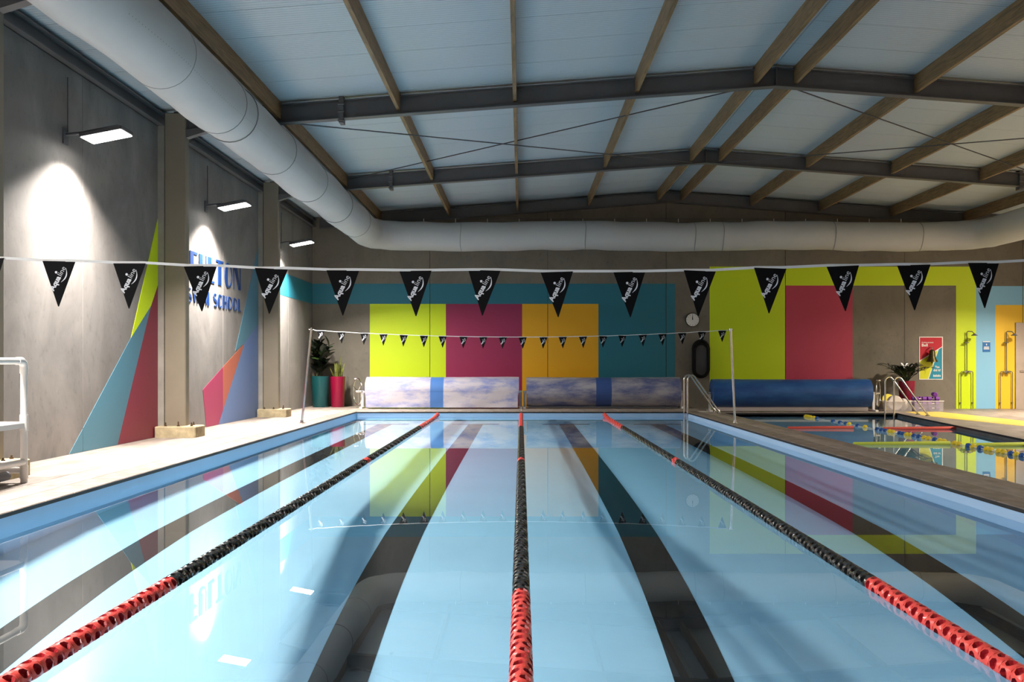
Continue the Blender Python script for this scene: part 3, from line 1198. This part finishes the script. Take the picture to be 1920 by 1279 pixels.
# ---- pool ladders (grab rails)
def ladder(label, x, ya, yb, top, zd, zwater, run):
    t = thing('pool_ladder', label, 'ladder', (x, (ya + yb) / 2, zd), group='stainless pool ladders')
    for y in (ya, yb):
        yy = y - (ya + yb) / 2
        pts = [(0, yy, -.85), (0, yy, top - .12)]
        for a in range(0, 101, 20):
            pts.append((.10 - .10 * math.cos(R(a * 1.32)), yy, top - .12 + .11 * math.sin(R(a * 1.32)) if a * 1.32 < 90 else top - .12 + .11 * math.sin(R(a * 1.32))))
        pts += [(run - .06, yy, .10), (run - .01, yy, .05), (run, yy, .0)]
        MB().tube(pts, .021, 12).build('handrail', M['chrome'], t, 60)
        MB().lathe([(.06, 0), (.06, .01), (.03, .03)], (run, yy, 0), 14).build('deck_flange', M['chrome'], t, 40)
    for z in (-.28, -.52, -.76):
        MB().box((-.05, ya - (ya + yb) / 2 + .02, z), (.05, yb - (ya + yb) / 2 - .02, z + .025)).build('tread', M['chrome'], t)
    return t


ladder('stainless ladder rails in the far right corner of the lap pool', 3.90, 24.0, 24.5, .90, 0, WZ, .75)
tl = ladder('stainless ladder rails of the teaching pool beside the potted plant', 8.85, 24.3, 24.9, .93, LZ, TWZ, .80)


# ---- pool cover reels
def reel(label, x0, x1, zc, r, m, y, wheel, zd=0.0, seed=1):
    rnd = random.Random(seed)
    t = thing('cover_reel', label, 'pool cover', ((x0 + x1) / 2, y, zd), group='rolled pool covers on reels')
    hl = (x1 - x0) / 2
    zc -= zd
    bb = MB()
    n_, k_ = 26, 40
    prof_ = []
    for i in range(n_ + 1):
        u = -hl + 2 * hl * i / n_
        for k in range(k_):
            a = 2 * PI * k / k_
            rr = r * (1 + .012 * math.sin(3 * a + u * .9) + .006 * math.sin(7 * a - u * 2.1)) + rnd.uniform(-.003, .003)
            if i in (0, n_):
                rr *= .985
            prof_.append((u, rr * math.cos(a), zc + rr * math.sin(a)))
    f = []
    for i in range(n_):
        for k in range(k_):
            q = (k + 1) % k_
            f.append((i * k_ + k, i * k_ + q, (i + 1) * k_ + q, (i + 1) * k_ + k))
    f += [tuple(range(k_ - 1, -1, -1)), tuple(range(n_ * k_, (n_ + 1) * k_))]
    bb.add(prof_, f)
    roll = bb.build('rolled_cover', m, t, 40)
    # loose outer flap hanging down the front (white cover only)
    bb = MB()
    v, f = [], []
    n2 = 30
    for i in range(n2 + 1):
        u = -hl + .03 + (2 * hl - .06) * i / n2
        for k in range(7):
            s = k / 6
            z = zc - (zc - .035) * s
            yy = -r - .012 - .01 * math.sin(u * 5 + k) * s - .006 * s
            v.append((u, yy, z))
    for i in range(n2):
        for k in range(6):
            f.append((i * 7 + k, i * 7 + k + 1, (i + 1) * 7 + k + 1, (i + 1) * 7 + k))
    bb.add(v, f)
    if wheel < 0:
        bb.build('loose_flap', m, t, 180)
    else:
        MB().box((-hl + .05, -.10, .012), (hl - .05, -.05, zc - r * .97)).build('weighted_hem', M['white_foam'] if wheel else M['padded'], t)
    MB().tube([(-hl - (.28 if wheel < 0 else .085), 0, zc), (hl + (.28 if wheel > 0 else .085), 0, zc)], .035, 12).build('axle', M['chrome'], t, 60)
    for s in (-1, 1):
        bb = MB()
        xx = s * (hl + (.12 if wheel == s else .05))
        bb.box((xx - .03, -.03, .03), (xx + .03, .03, zc + .03))
        bb.box((xx - .035, -.28, .0), (xx + .035, .28, .045))
        bb.build('end_stand', M['pvc'], t)
    if wheel:
        xx = wheel * (hl + .24)
        ang = R(28) * wheel
        pts = []
        for k in range(32):
            a = 2 * PI * k / 32
            yy, zz = .345 * math.cos(a), .345 * math.sin(a)
            pts.append((xx + yy * math.sin(ang), yy * math.cos(ang), zc + zz))
        hw = MB().tube(pts, .014, 8, closed=True).build('hand_wheel', M['chrome'], t, 60)
        bb = MB()
        for k in range(3):
            a = 2 * PI * k / 3 + .4
            yy, zz = .345 * math.cos(a), .345 * math.sin(a)
            bb.tube([(xx, 0, zc), (xx + yy * math.sin(ang), yy * math.cos(ang), zc + zz)], .009, 6)
        bb.build('spoke', M['chrome'], hw)
        MB().tube([(xx + wheel * .0, .1, zc + .33), (xx + wheel * .1, .1, zc + .33)], .016, 8).build('crank_knob', M['pvc'], hw)
    return t


YC = 26.75
kx = YC / 1920
reel('rolled white and blue faded pool cover under the lime and magenta blocks', (688 - 977) * kx, (973 - 977) * kx, .435, .385, M['cover1'], YC, -1, 0, 1)
reel('rolled dull grey blue pool cover under the amber and teal blocks', (987 - 977) * kx, (1274 - 977) * kx, .425, .385, M['cover2'], YC, 0, 0, 2)
reel('rolled deep blue pool cover under the coral block', (1334 - 977) * kx, (1629 - 977) * kx, .39, .37, M['cover3'], YC, 1, LZ, 3)


# ---- plants
def pot(par, r0, r1, h, m):
    MB().lathe([(r0 * .96, 0), (r0, .02), (r1, h - .02), (r1, h), (r1 - .035, h), (r1 - .04, h - .05)], (0, 0, 0), 28).build('pot', M[m], par, 35)
    MB().lathe([(r1 - .04, h - .07), (r1 - .045, h - .045)], (0, 0, 0), 20).build('soil', M['soil'], par)


def leaf_mesh(ln, wd, m, curl=.15):
    bb = MB()
    n_ = 6
    v, f = [], []
    for i in range(n_ + 1):
        s = i / n_
        hw = wd / 2 * math.sin(PI * min(1, s * .94 + .04)) ** .75
        z = -curl * ln * s * s
        v += [(-hw, ln * s, z + hw * .22), (0, ln * s, z), (hw, ln * s, z + hw * .22)]
    for i in range(n_):
        a = 3 * i
        f += [(a, a + 1, a + 4, a + 3), (a + 1, a + 2, a + 5, a + 4)]
    bb.add(v, f)
    return bb.mesh('leaf', M[m], 180)


def put_leaf(me, par, p, az, el, roll, s=1.0):
    o = link('leaf', me, par, p)
    if par.location.x + p[0] - math.sin(az) * .3 * math.cos(el) < XL + .05:
        az = -az
    o.rotation_euler = (Matrix.Rotation(az, 4, 'Z') @ Matrix.Rotation(el, 4, 'X') @ Matrix.Rotation(roll, 4, 'Y')).to_euler()
    o.scale = (s, s, s)
    return o


YP = 27.45
kp = YP / 1920
rnd = random.Random(3)
t = thing('potted_rubber_plant', 'dark leaved rubber plant in a tall teal pot in the far left corner', 'potted plant', ((600.5 - 977) * kp, YP, 0))
pot(t, .205, .24, .83, 'teal_pot')
lf = [leaf_mesh(.29, .155, 'leaf'), leaf_mesh(.26, .13, 'leaf2'), leaf_mesh(.31, .17, 'leaf')]
stems = [(-.02, 0, .0, .02, .98), (.05, .03, .17, .0, .86), (-.08, -.02, -.10, .02, .80), (.02, -.06, .08, -.12, .62), (-.04, .05, -.07, -.14, .72)]
for (bx, by, lx, ly, hh) in stems:
    pts = [(bx + lx * (s / 6) ** 1.4, by + ly * s / 6, .78 + hh * s / 6) for s in range(7)]
    MB().tube(pts, [.013 - .0012 * i for i in range(7)], 7).build('stem', M['stem'], t, 60)
    nl = int(27 * hh)
    for i in range(nl):
        s = .16 + .84 * (i + .5) / nl
        p = (bx + lx * s ** 1.4, by + ly * s, .78 + hh * s)
        put_leaf(lf[(i + int(bx * 100)) % 3], t, p, i * 2.4 + bx * 30, R(rnd.uniform(15, 60)), rnd.uniform(-.5, .5), rnd.uniform(.75, 1.1))
    put_leaf(lf[2], t, (pts[-1][0], pts[-1][1], pts[-1][2]), rnd.uniform(0, 6), R(75), .3, 1.0)

t = thing('potted_snake_plant', 'spiky snake plant in a tall magenta pot beside the teal one', 'potted plant', ((632.5 - 977) * kp, YP + .05, 0))
pot(t, .175, .20, .82, 'pink_pot')


def blade_mesh(ln, wd):
    bb = MB()
    v, f = [], []
    for i in range(8):
        s = i / 7
        hw = wd / 2 * (1 - s ** 2.5) + .002
        a = s * .9
        x, y = hw * math.cos(a), hw * math.sin(a)
        v += [(-x, -y, ln * s), (0, .012 * (1 - s), ln * s), (x, y, ln * s)]
    for i in range(7):
        q = 3 * i
        f += [(q, q + 1, q + 4, q + 3), (q + 1, q + 2, q + 5, q + 4)]
    bb.add(v, f)
    return bb.mesh('leaf', M['blade'], 180)


bl = [blade_mesh(.62, .07), blade_mesh(.42, .075), blade_mesh(.30, .06)]
for i in range(17):
    a = i * 2.4
    rr = .03 + .085 * (i / 17)
    o = link('leaf', bl[0 if i < 2 else (1 if i < 9 else 2)], t, (rr * math.cos(a), rr * math.sin(a), .77),
             (R(rnd.uniform(2, 6 + i * 1.6)), R(rnd.uniform(-8, 8)), a + PI / 2 + rnd.uniform(-.3, .3)))

YZ = 27.6
kz = YZ / 1920
t = thing('potted_zamia_plant', 'arching leafy plant in a magenta pot behind the teaching pool ladder', 'potted plant', ((1700 - 977) * kz, YZ, LZ))
pot(t, .17, .215, .78, 'pink_pot')
for i in range(26):
    az = i * 2.399 + .4
    ln = rnd.uniform(.55, .85)
    lean = rnd.uniform(.35, 1.15)
    if i in (0, 1):
        az, ln, lean = PI - .15 + .3 * i, 1.0, 1.0 - .1 * i
    if i == 2:
        az, ln, lean = -.1, .85, 1.0
    pts = []
    for s in range(9):
        q = s / 8
        out = ln * math.sin(lean * q) * .95
        up = ln * (math.sin(q * PI * .5 * (1.15 - .3 * lean)) * (1.0 - .38 * lean * q))
        pts.append(Vector((out * math.cos(az), out * math.sin(az) * .55, .75 + up * .75)))
    bb = MB()
    bb.tube(pts, [.011 - .001 * s for s in range(9)], 6)
    for s in range(2, 9):
        d = (pts[min(s + 1, 8)] - pts[s - 1]).normalized()
        side = d.cross(Vector((0, 0, 1))).normalized()
        for sg in (-1, 1):
            base = pts[s]
            tip = base + side * sg * .12 + d * .07 + Vector((0, 0, rnd.uniform(-.01, .03)))
            mid = (base + tip) / 2
            nn = d * .036
            bb.add([base, mid + nn + Vector((0, 0, .01)), tip, mid - nn], [(0, 1, 2, 3)])
    bb.build('frond', M['leaf2' if i % 3 == 0 else 'leaf'], t)

# ---- training gear beside the teaching pool
YG = 26.95
kg = YG / 1920
def gx(px): return (px - 977) * kg
def gz(py): return 1.15 + (683 - py) * kg

def tub(px, hw, label):
    t = thing('storage_tub', label, 'tub', (gx(px), YG, LZ), group='clear tubs beside the teaching pool')
    hd, hh, th = .24, .27, .008
    bb = MB()
    bb.box((-hw, -hd, .0), (hw, hd, .012))
    for a in ((-hw, -hd, 0), (-hw, hd - th, 0)):
        bb.box(a, (hw, a[1] + th, hh))
    bb.box((-hw, -hd, 0), (-hw + th, hd, hh))
    bb.box((hw - th, -hd, 0), (hw, hd, hh))
    bb.build('tub_body', M['tub'], t)
    bb = MB()
    bb.box((-hw - .015, -hd - .015, hh - .012), (hw + .015, -hd + .012, hh + .006))
    bb.box((-hw - .015, hd - .012, hh - .012), (hw + .015, hd + .015, hh + .006))
    bb.box((-hw - .015, -hd, hh - .012), (-hw + .012, hd, hh + .006))
    bb.box((hw - .012, -hd, hh - .012), (hw + .015, hd, hh + .006))
    bb.build('rim', M['pvc'], t)


tub(1735, .375, 'clear plastic tub full of purple foam dumbbells under the poster')
tub(1679, .345, 'clear plastic tub holding white foam discs behind the ladder rails')


def dumbbell(loc, rz, label, r=.058):
    d = thing('foam_dumbbell', label, 'dumbbell', loc, rz, 'purple foam dumbbells in the clear tub')
    for s in (-1, 1):
        MB().lathe([(r * .8, -.055), (r, -.045), (r, .045), (r * .8, .055)], (s * .10, 0, 0), 14, 'x').build('foam_end', M['purple'], d, 40)
    MB().lathe([(.017, -.06), (.017, .06)], (0, 0, 0), 10, 'x').build('grip', M['white_foam'], d, 40)


db = [(sx * .17, sy * .085, z) for z in (.075, .197, .319) for sy in (-1, 1) for sx in (-1, 1)]
dl = [a + ' ' + b_ + ' ' + c_ for a in ('bottom', 'middle', 'top') for b_ in ('front', 'back') for c_ in ('left', 'right')]
for p, q in zip(db, dl):
    dumbbell((gx(1735) + p[0], YG + p[1], LZ + p[2]), 0, 'purple foam dumbbell at the %s of the pile in the clear tub' % q)
dumbbell((gx(1735) + .24, YG, LZ + .437), R(78), 'purple foam dumbbell lying end on across the top of the pile')


def foam_disc(name, loc, r, th_, label, rz, m='white_foam'):
    d = thing(name, label, 'float disc', loc, rz, 'white foam discs in the left tub')
    MB().lathe([(r * .93, 0), (r, .02), (r, th_ - .02), (r * .93, th_)], (0, 0, 0), 32, 'y').build('disc', M[m], d, 40)
    MB().lathe([(r * .2, -.004), (r * .2, .0)], (0, 0, 0), 20, 'y').build('hub_cap', M['pvc'], d, 40)


foam_disc('foam_disc', (gx(1679) - .07, YG - .20, LZ + .215), .195, .16, 'large white foam disc standing on edge in the tub behind the ladder', 0)
foam_disc('foam_disc', (gx(1679) + .17, YG - .0, LZ + .172), .155, .09, 'smaller white foam disc turned sideways in the tub behind the ladder', R(-75))
t = thing('foam_kickboard', 'yellow foam kickboard standing behind the large white disc', 'kickboard', (gx(1679) - .15, YG + .12, LZ + .014), R(8))
bb = MB()
pl = [(-.15, .0), (.15, 0), (.17, .30)] + [(.17 * math.cos(R(a)), .30 + .13 * math.sin(R(a))) for a in (30, 60, 90, 120, 150)] + [(-.17, .30)]
bb.prism([(x, -.08 + z * .2, z) for x, z in pl], (0, 1, 0), .035)
bb.build('board', M['lemon'], t)
t = thing('foam_roller', 'dark foam roller standing between the hand wheel and the tub of white discs', 'foam roller', (gx(1645.5), YG + .2, LZ), 0)
MB().lathe([(.09, 0), (.1, .015), (.1, .25), (.09, .265)], (0, 0, 0), 18).build('roll', M['padded'], t, 40)
MB().lathe([(.04, .262), (.04, .268)], (0, 0, 0), 12).build('core_hole', M['black'], t)

# ---- clock, hanging loop, poster, bell, sign, showers
x, z = bw(1298, 600)
t = thing('wall_clock', 'round white wall clock above the black hanging loop', 'clock', (x, YB, z))
MB().lathe([(.19, -.05), (.19, -.015), (.178, -.008), (.178, -.002)][::1], (0, 0, 0), 40, 'y').build('case', M['black'], t, 40)
MB().lathe([(.176, -.056), (.176, -.05)], (0, 0, 0), 40, 'y').build('dial', M['clock_face'], t)
bb = MB()
for k in range(12):
    a = 2 * PI * k / 12
    bb.prism([(.135 * math.sin(a) + .006 * math.cos(a), -.0565, .135 * math.cos(a) - .006 * math.sin(a)), (.16 * math.sin(a) + .006 * math.cos(a), -.0565, .16 * math.cos(a) - .006 * math.sin(a)),
              (.16 * math.sin(a) - .006 * math.cos(a), -.0565, .16 * math.cos(a) + .006 * math.sin(a)), (.135 * math.sin(a) - .006 * math.cos(a), -.0565, .135 * math.cos(a) + .006 * math.sin(a))], (0, -1, 0), .002)
bb.build('hour_marks', M['seam'], t)
for nm, a, ln, wd in (('hour_hand', R(-3), .09, .014), ('minute_hand', R(1), .14, .009)):
    bb = MB()
    s_, c_ = math.sin(a), math.cos(a)
    bb.prism([(-wd * c_, -.06, wd * s_), (wd * c_, -.06, -wd * s_), (ln * s_ + wd * .4 * c_, -.06, ln * c_), (ln * s_ - wd * .4 * c_, -.06, ln * c_)], (0, -1, 0), .002)
    bb.build(nm, M['black'], t)

x, z = bw(1313.5, 673)
t = thing('rescue_loop', 'black padded rescue loop hanging on the concrete below the clock', 'rescue loop', (x, YB - .012, z))
def stadium(hw_, hh_, n_=10):
    pts = []
    for i in range(n_ + 1):
        a = PI * i / n_
        pts.append((hw_ * math.cos(a), hh_ - hw_ + hw_ * math.sin(a)))
    for i in range(n_ + 1):
        a = PI + PI * i / n_
        pts.append((hw_ * math.cos(a), -hh_ + hw_ + hw_ * math.sin(a)))
    return pts
for k, (hw_, hh_, r, yy) in enumerate(((.205, .49, .045, -.05), (.185, .44, .03, -.11))):
    MB().tube([(p[0] + .012 * k, yy, p[1] - .03 * k) for p in stadium(hw_, hh_)], r, 10, closed=True).build('padded_ring', M['black'], t, 60)
bb = MB()
bb.prism([(p[0] * .8, -.004, p[1] * .9) for p in stadium(.205, .49)], (0, -1, 0), .03)
bb.build('backing_board', M['lamp_body'], t)
bb = MB()
bb.box((-.205, -.10, .05), (-.165, -.09, .16))
bb.build('buckle', M['chrome'], t)
MB().tube([(0, 0, .53), (0, -.09, .53), (0, -.09, .56)], .01, 6).build('wall_hook', M['chrome'], t)

x0, z1 = bw(1723, 631.5)
x1, z0 = bw(1767.5, 712)
W_, H_ = x1 - x0, z1 - z0
t = thing('wall_poster', 'red lime and teal poster with a white border on the concrete', 'poster', ((x0 + x1) / 2, YB, (z0 + z1) / 2))
MB().box((-W_ / 2, -.014, -H_ / 2), (W_ / 2, 0, H_ / 2)).build('backing', M['poster_white'], t)
m_ = .022
a0, a1, c0, c1 = -W_ / 2 + m_, W_ / 2 - m_, -H_ / 2 + m_, H_ / 2 - m_
def pp(u, v_): return (a0 + (a1 - a0) * u, -.0142, c1 - (c1 - c0) * v_)
for nm, pl, m in (('red_field', [(0, 0), (1, 0), (1, .215), (0, .55)], 'p_red'), ('lime_field', [(0, .575), (.80, .31), (.36, 1), (0, 1)], 'p_lime'),
                  ('teal_field', [(.85, .285), (1, .235), (1, 1), (.40, 1)], 'p_teal')):
    MB().prism([pp(*q) for q in pl], (0, -1, 0), .002).build(nm, M[m], t)


def text_obj(name, body, size, off, par, x_, z_, y_=-.018, m='poster_white', width=None):
    vv, ff, wd = text_verts(body, size, off)
    k = (width / wd) if width else 1
    bb = MB()
    bb.add([(x_ + p[0] * k, y_, z_ + p[1]) for p in vv], ff)
    return bb.build(name, M[m], par)


q = pp(.07, .135)
text_obj('printed_text', 'Achievement', .055, .0006, t, q[0], q[2], width=.33)
q = pp(.07, .215)
text_obj('printed_text', 'Bell', .105, .003, t, q[0], q[2], width=.17)
q = pp(.68, .735)
text_obj('printed_text', 'You', .085, .002, t, q[0], q[2], width=.12)
q = pp(.60, .815)
text_obj('printed_text', 'did it!', .085, .002, t, q[0], q[2], width=.20)
bb = MB()
for k in range(6):
    q = pp(.60 + k * .058, .95)
    bb.box((q[0], -.0175, q[2]), (q[0] + .024, -.016, q[2] + .06 - .012 * (k % 2)))
bb.build('small_print', M['poster_white'], t)

x, z = bw(1741, 667)
t = thing('wall_bell', 'aged brass bell hanging in front of the poster', 'bell', (x + .03, YB - .17, z))
MB().lathe([(.02, .17), (.05, .155), (.075, .12), (.085, .0), (.11, -.09), (.145, -.15), (.15, -.17), (.135, -.172)][::-1], (0, 0, 0), 24).build('bell_cup', M['brass'], t, 50)
MB().tube([(0, 0, .16), (0, 0, .23), (0, .155, .23)], .012, 8).build('bell_bracket', M['chrome'], t, 60)
MB().tube([(0, 0, -.10), (0, 0, -.19), (.0, -.01, -.38)], .006, 6).build('pull_cord', M['bolt'], t)
MB().lathe([(.0, -.03), (.022, -.015), (.022, .012), (.0, .028)], (0, 0, -.19), 12).build('clapper', M['brass'], t, 60)

x0, z1 = bw(1842.5, 639.5)
x1, z0 = bw(1856, 660)
t = thing('wall_sign', 'small blue sign on the sky blue stripe between the showers', 'sign', ((x0 + x1) / 2, YB - .005, (z0 + z1) / 2))
MB().bevbox((-.105, -.008, -.15), (.105, 0, .15), .003).build('plate', M['sign_blue'], t)
bb = MB()
for z_, hw_ in ((-.02, .07), (-.065, .075)):
    bb.box((-hw_, -.0095, z_ - .014), (hw_, -.008, z_ + .014))
bb.box((-.012, -.0095, .03), (.012, -.008, .075))
bb.box((-.1, -.0095, .12), (.1, -.008, .145))
bb.build('white_print', M['poster_white'], t)


def shower(px, label):
    x, _ = bw(px, 0)
    t = thing('wall_shower', label, 'shower', (x, YB - .005, LZ), group='exposed pipe showers on the end wall')
    zt = bw(0, 623)[1] - LZ
    zm = bw(0, 697)[1] - LZ
    MB().tube([(0, -.06, zm), (0, -.06, zt), (.02, -.08, zt + .02), (.10, -.17, zt + .01), (.13, -.20, zt - .04)], .013, 8).build('riser_pipe', M['steel'], t, 60)
    MB().lathe([(.02, .05), (.035, .03), (.085, .0), (.085, -.012)][::-1], (.14, -.21, zt - .09), 18).build('shower_head', M['steel'], t, 40)
    MB().bevbox((-.09, -.13, zt - .30), (.04, -.03, zt - .28), .006).build('soap_dish', M['steel'], t)
    bb = MB()
    bb.tube([(-.085, -.06, zm), (.085, -.06, zm)], .024, 10)
    bb.tube([(0, -.06, zm - .07), (0, -.06, zm + .06)], .016, 8)
    bb.build('mixer_valve', M['steel'], t, 60)
    for s in (-1, 1):
        MB().lathe([(.03, -.03), (.034, 0), (.03, .03)], (s * .06, -.095, zm), 10, 'y').build('tap_knob', M['chrome'], t, 40)
        MB().tube([(s * .08, -.06, zm), (s * .15, -.06, zm), (s * .165, -.06, zm - .02), (s * .165, -.06, 0.01)], .011, 8).build('supply_pipe', M['steel'], t, 60)
        MB().box((s * .165 - .02, -.06, .16), (s * .165 + .02, 0, .18)).build('pipe_clip', M['steel'], t)


shower(1811, 'exposed pipe shower on the lime green upright')
shower(1885, 'exposed pipe shower on the sunny yellow block')

# ---- noodles and float rope in the teaching pool
def noodle(x0, x1, y, m, label, tilt=0.0):
    t = thing('foam_noodle', label, 'pool noodle', ((x0 + x1) / 2, y, TWZ + .015), tilt, 'foam noodles floating on the teaching pool')
    hl = (x1 - x0) / 2
    r = .036
    bb = MB()
    n_ = 12
    v, f = [], []
    for u, rr in ((-hl + .03, .012), (-hl, .012), (-hl, r * .93), (-hl + .006, r), (0, r), (hl - .006, r), (hl, r * .93), (hl, .012), (hl - .03, .012)):
        for k in range(n_):
            a = 2 * PI * k / n_
            v.append((u, rr * math.cos(a), rr * math.sin(a) + (.008 * math.sin(u * 2))))
    for i in range(8):
        for k in range(n_):
            q = (k + 1) % n_
            f.append((i * n_ + k, (i + 1) * n_ + k, (i + 1) * n_ + q, i * n_ + q))
    bb.add(v, f)
    bb.build('foam_tube', M[m], t, 50)


def tw(px, py):
    y = 1920 * (1.15 - TWZ) / (py - 683)
    return ((px - 977) * y / 1920, y)


a, c = tw(1477, 804), tw(1600, 804)
noodle(a[0], c[0], a[1], 'noodle_red', 'red foam noodle floating beside the dividing deck')
a, c = tw(1656, 805), tw(1800, 805)
noodle(a[0], c[0], a[1], 'noodle_red', 'red foam noodle floating in front of the teaching pool ladder')
a, c = tw(1600, 834), tw(1781, 834)
noodle(a[0], c[0], a[1], 'noodle_green', 'lime green foam noodle floating between the dividing deck and the float rope')
a, c = tw(1786, 836), tw(1925, 836)
noodle(7.15, c[0] + .0, a[1], 'noodle_green', 'lime green foam noodle floating at the right edge of the picture')

t = thing('float_rope', 'rope of blue and yellow floats across the teaching pool', 'float rope', (7.08, 0, TWZ + .012))
fy_me = MB().lathe([(.02, -.032), (.044, -.026), (.05, -.01), (.05, .01), (.044, .026), (.02, .032)], (0, 0, 0), 14, 'y').mesh('float', M['f_yellow'], 40)
fb_me = MB().lathe([(.02, -.032), (.044, -.026), (.05, -.01), (.05, .01), (.044, .026), (.02, .032)], (0, 0, 0), 14, 'y').mesh('float', M['f_blue'], 40)
seq = [(1505, 'y'), (1508, 'y'), (1511, 'y'), (1514, 'y'), (1517, 'y'), (1520, 'y'), (1526, 'y'), (1532, 'b'), (1562, 'b'), (1575, 'b'), (1586, 'b'), (1592, 'y'), (1608, 'b'), (1622, 'y'),
       (1645, 'b'), (1653, 'b'), (1660, 'b'), (1668, 'y'), (1674, 'y'), (1687, 'b'), (1693, 'b'), (1700, 'y'), (1706, 'y'), (1714, 'b'), (1723, 'b'), (1733, 'y'), (1741, 'y'),
       (1753, 'b'), (1762, 'y'), (1770, 'y'), (1790, 'y'), (1798, 'y'), (1816, 'b'), (1825, 'y'), (1838, 'b'), (1850, 'y'), (1858, 'y'), (1873, 'y'), (1882, 'y'), (1896, 'b'), (1906, 'y'), (1917, 'b'),
       (1935, 'y'), (1950, 'b'), (1975, 'y'), (2000, 'b'), (2030, 'y')]
for px, c in seq:
    y = 7.08 * 1920 / (px - 977)
    if y < 25.6:
        link('float', fy_me if c == 'y' else fb_me, t, (0, y, 0))
MB().tube([(0, YN + .1, 0), (0, 25.66, 0)], .006, 6).build('cord', M['white_tape'], t)

# ---- white pipe stand on the left deck
t = thing('pipe_stand', 'white plastic pipe stand with a bench board on the left deck', 'pipe stand', (-4.83, 9.95, 0))
r = .033
X2, Y2 = -.68, -1.6
for (x, y, h) in ((0, 0, 1.145), (0, Y2, 1.145), (X2, 0, .55), (X2, Y2, .55)):
    lg = MB().tube([(x, y, 0), (x, y, h)], r, 14).build('leg', M['pvc'], t, 60)
    for z0, z1 in ((.04, .16), (.50, .66)) if h > 1 else ((.04, .16), (.45, .55)):
        MB().tube([(x, y, z0), (x, y, z1)], r + .006, 14).build('pipe_fitting', M['pvc'], lg, 60)
pts = [(0, 0, 1.08), (0, 0, 1.13), (0, -.02, 1.165), (0, -.055, 1.18), (0, Y2 + .055, 1.18), (0, Y2 + .02, 1.165), (0, Y2, 1.13), (0, Y2, 1.08)]
tr = MB().tube(pts, r, 14).build('top_rail', M['pvc'], t, 60)
MB().tube([(0, 0, 1.06), (0, 0, 1.12), (0, -.015, 1.16), (0, -.055, 1.18), (0, -.14, 1.18)], r + .006, 14).build('elbow', M['pvc'], tr, 60)
MB().tube([(0, Y2, 1.06), (0, Y2, 1.12), (0, Y2 + .015, 1.16), (0, Y2 + .055, 1.18), (0, Y2 + .14, 1.18)], r + .006, 14).build('elbow', M['pvc'], tr, 60)
MB().bevbox((X2 - .03, Y2 - .03, .53), (.02, .03, .59), .012).build('bench_board', M['pvc'], t)
for x in (0, X2):
    MB().tube([(x, 0, .20), (x, Y2, .20)], r * .95, 12).build('lower_rail', M['pvc'], t, 60)
for y in (0, Y2):
    MB().tube([(0, y, .12), (X2, y, .12)], r * .95, 12).build('cross_rail', M['pvc'], t, 60)
MB().tube([(-.12, -.10, .075), (-.12, Y2 + .1, .075)], .045, 12).build('padded_roller', M['padded'], t, 60)
MB().box((X2 + .02, Y2 + .05, .20), (-.035, -.05, .215)).build('shelf', M['pvc'], t)
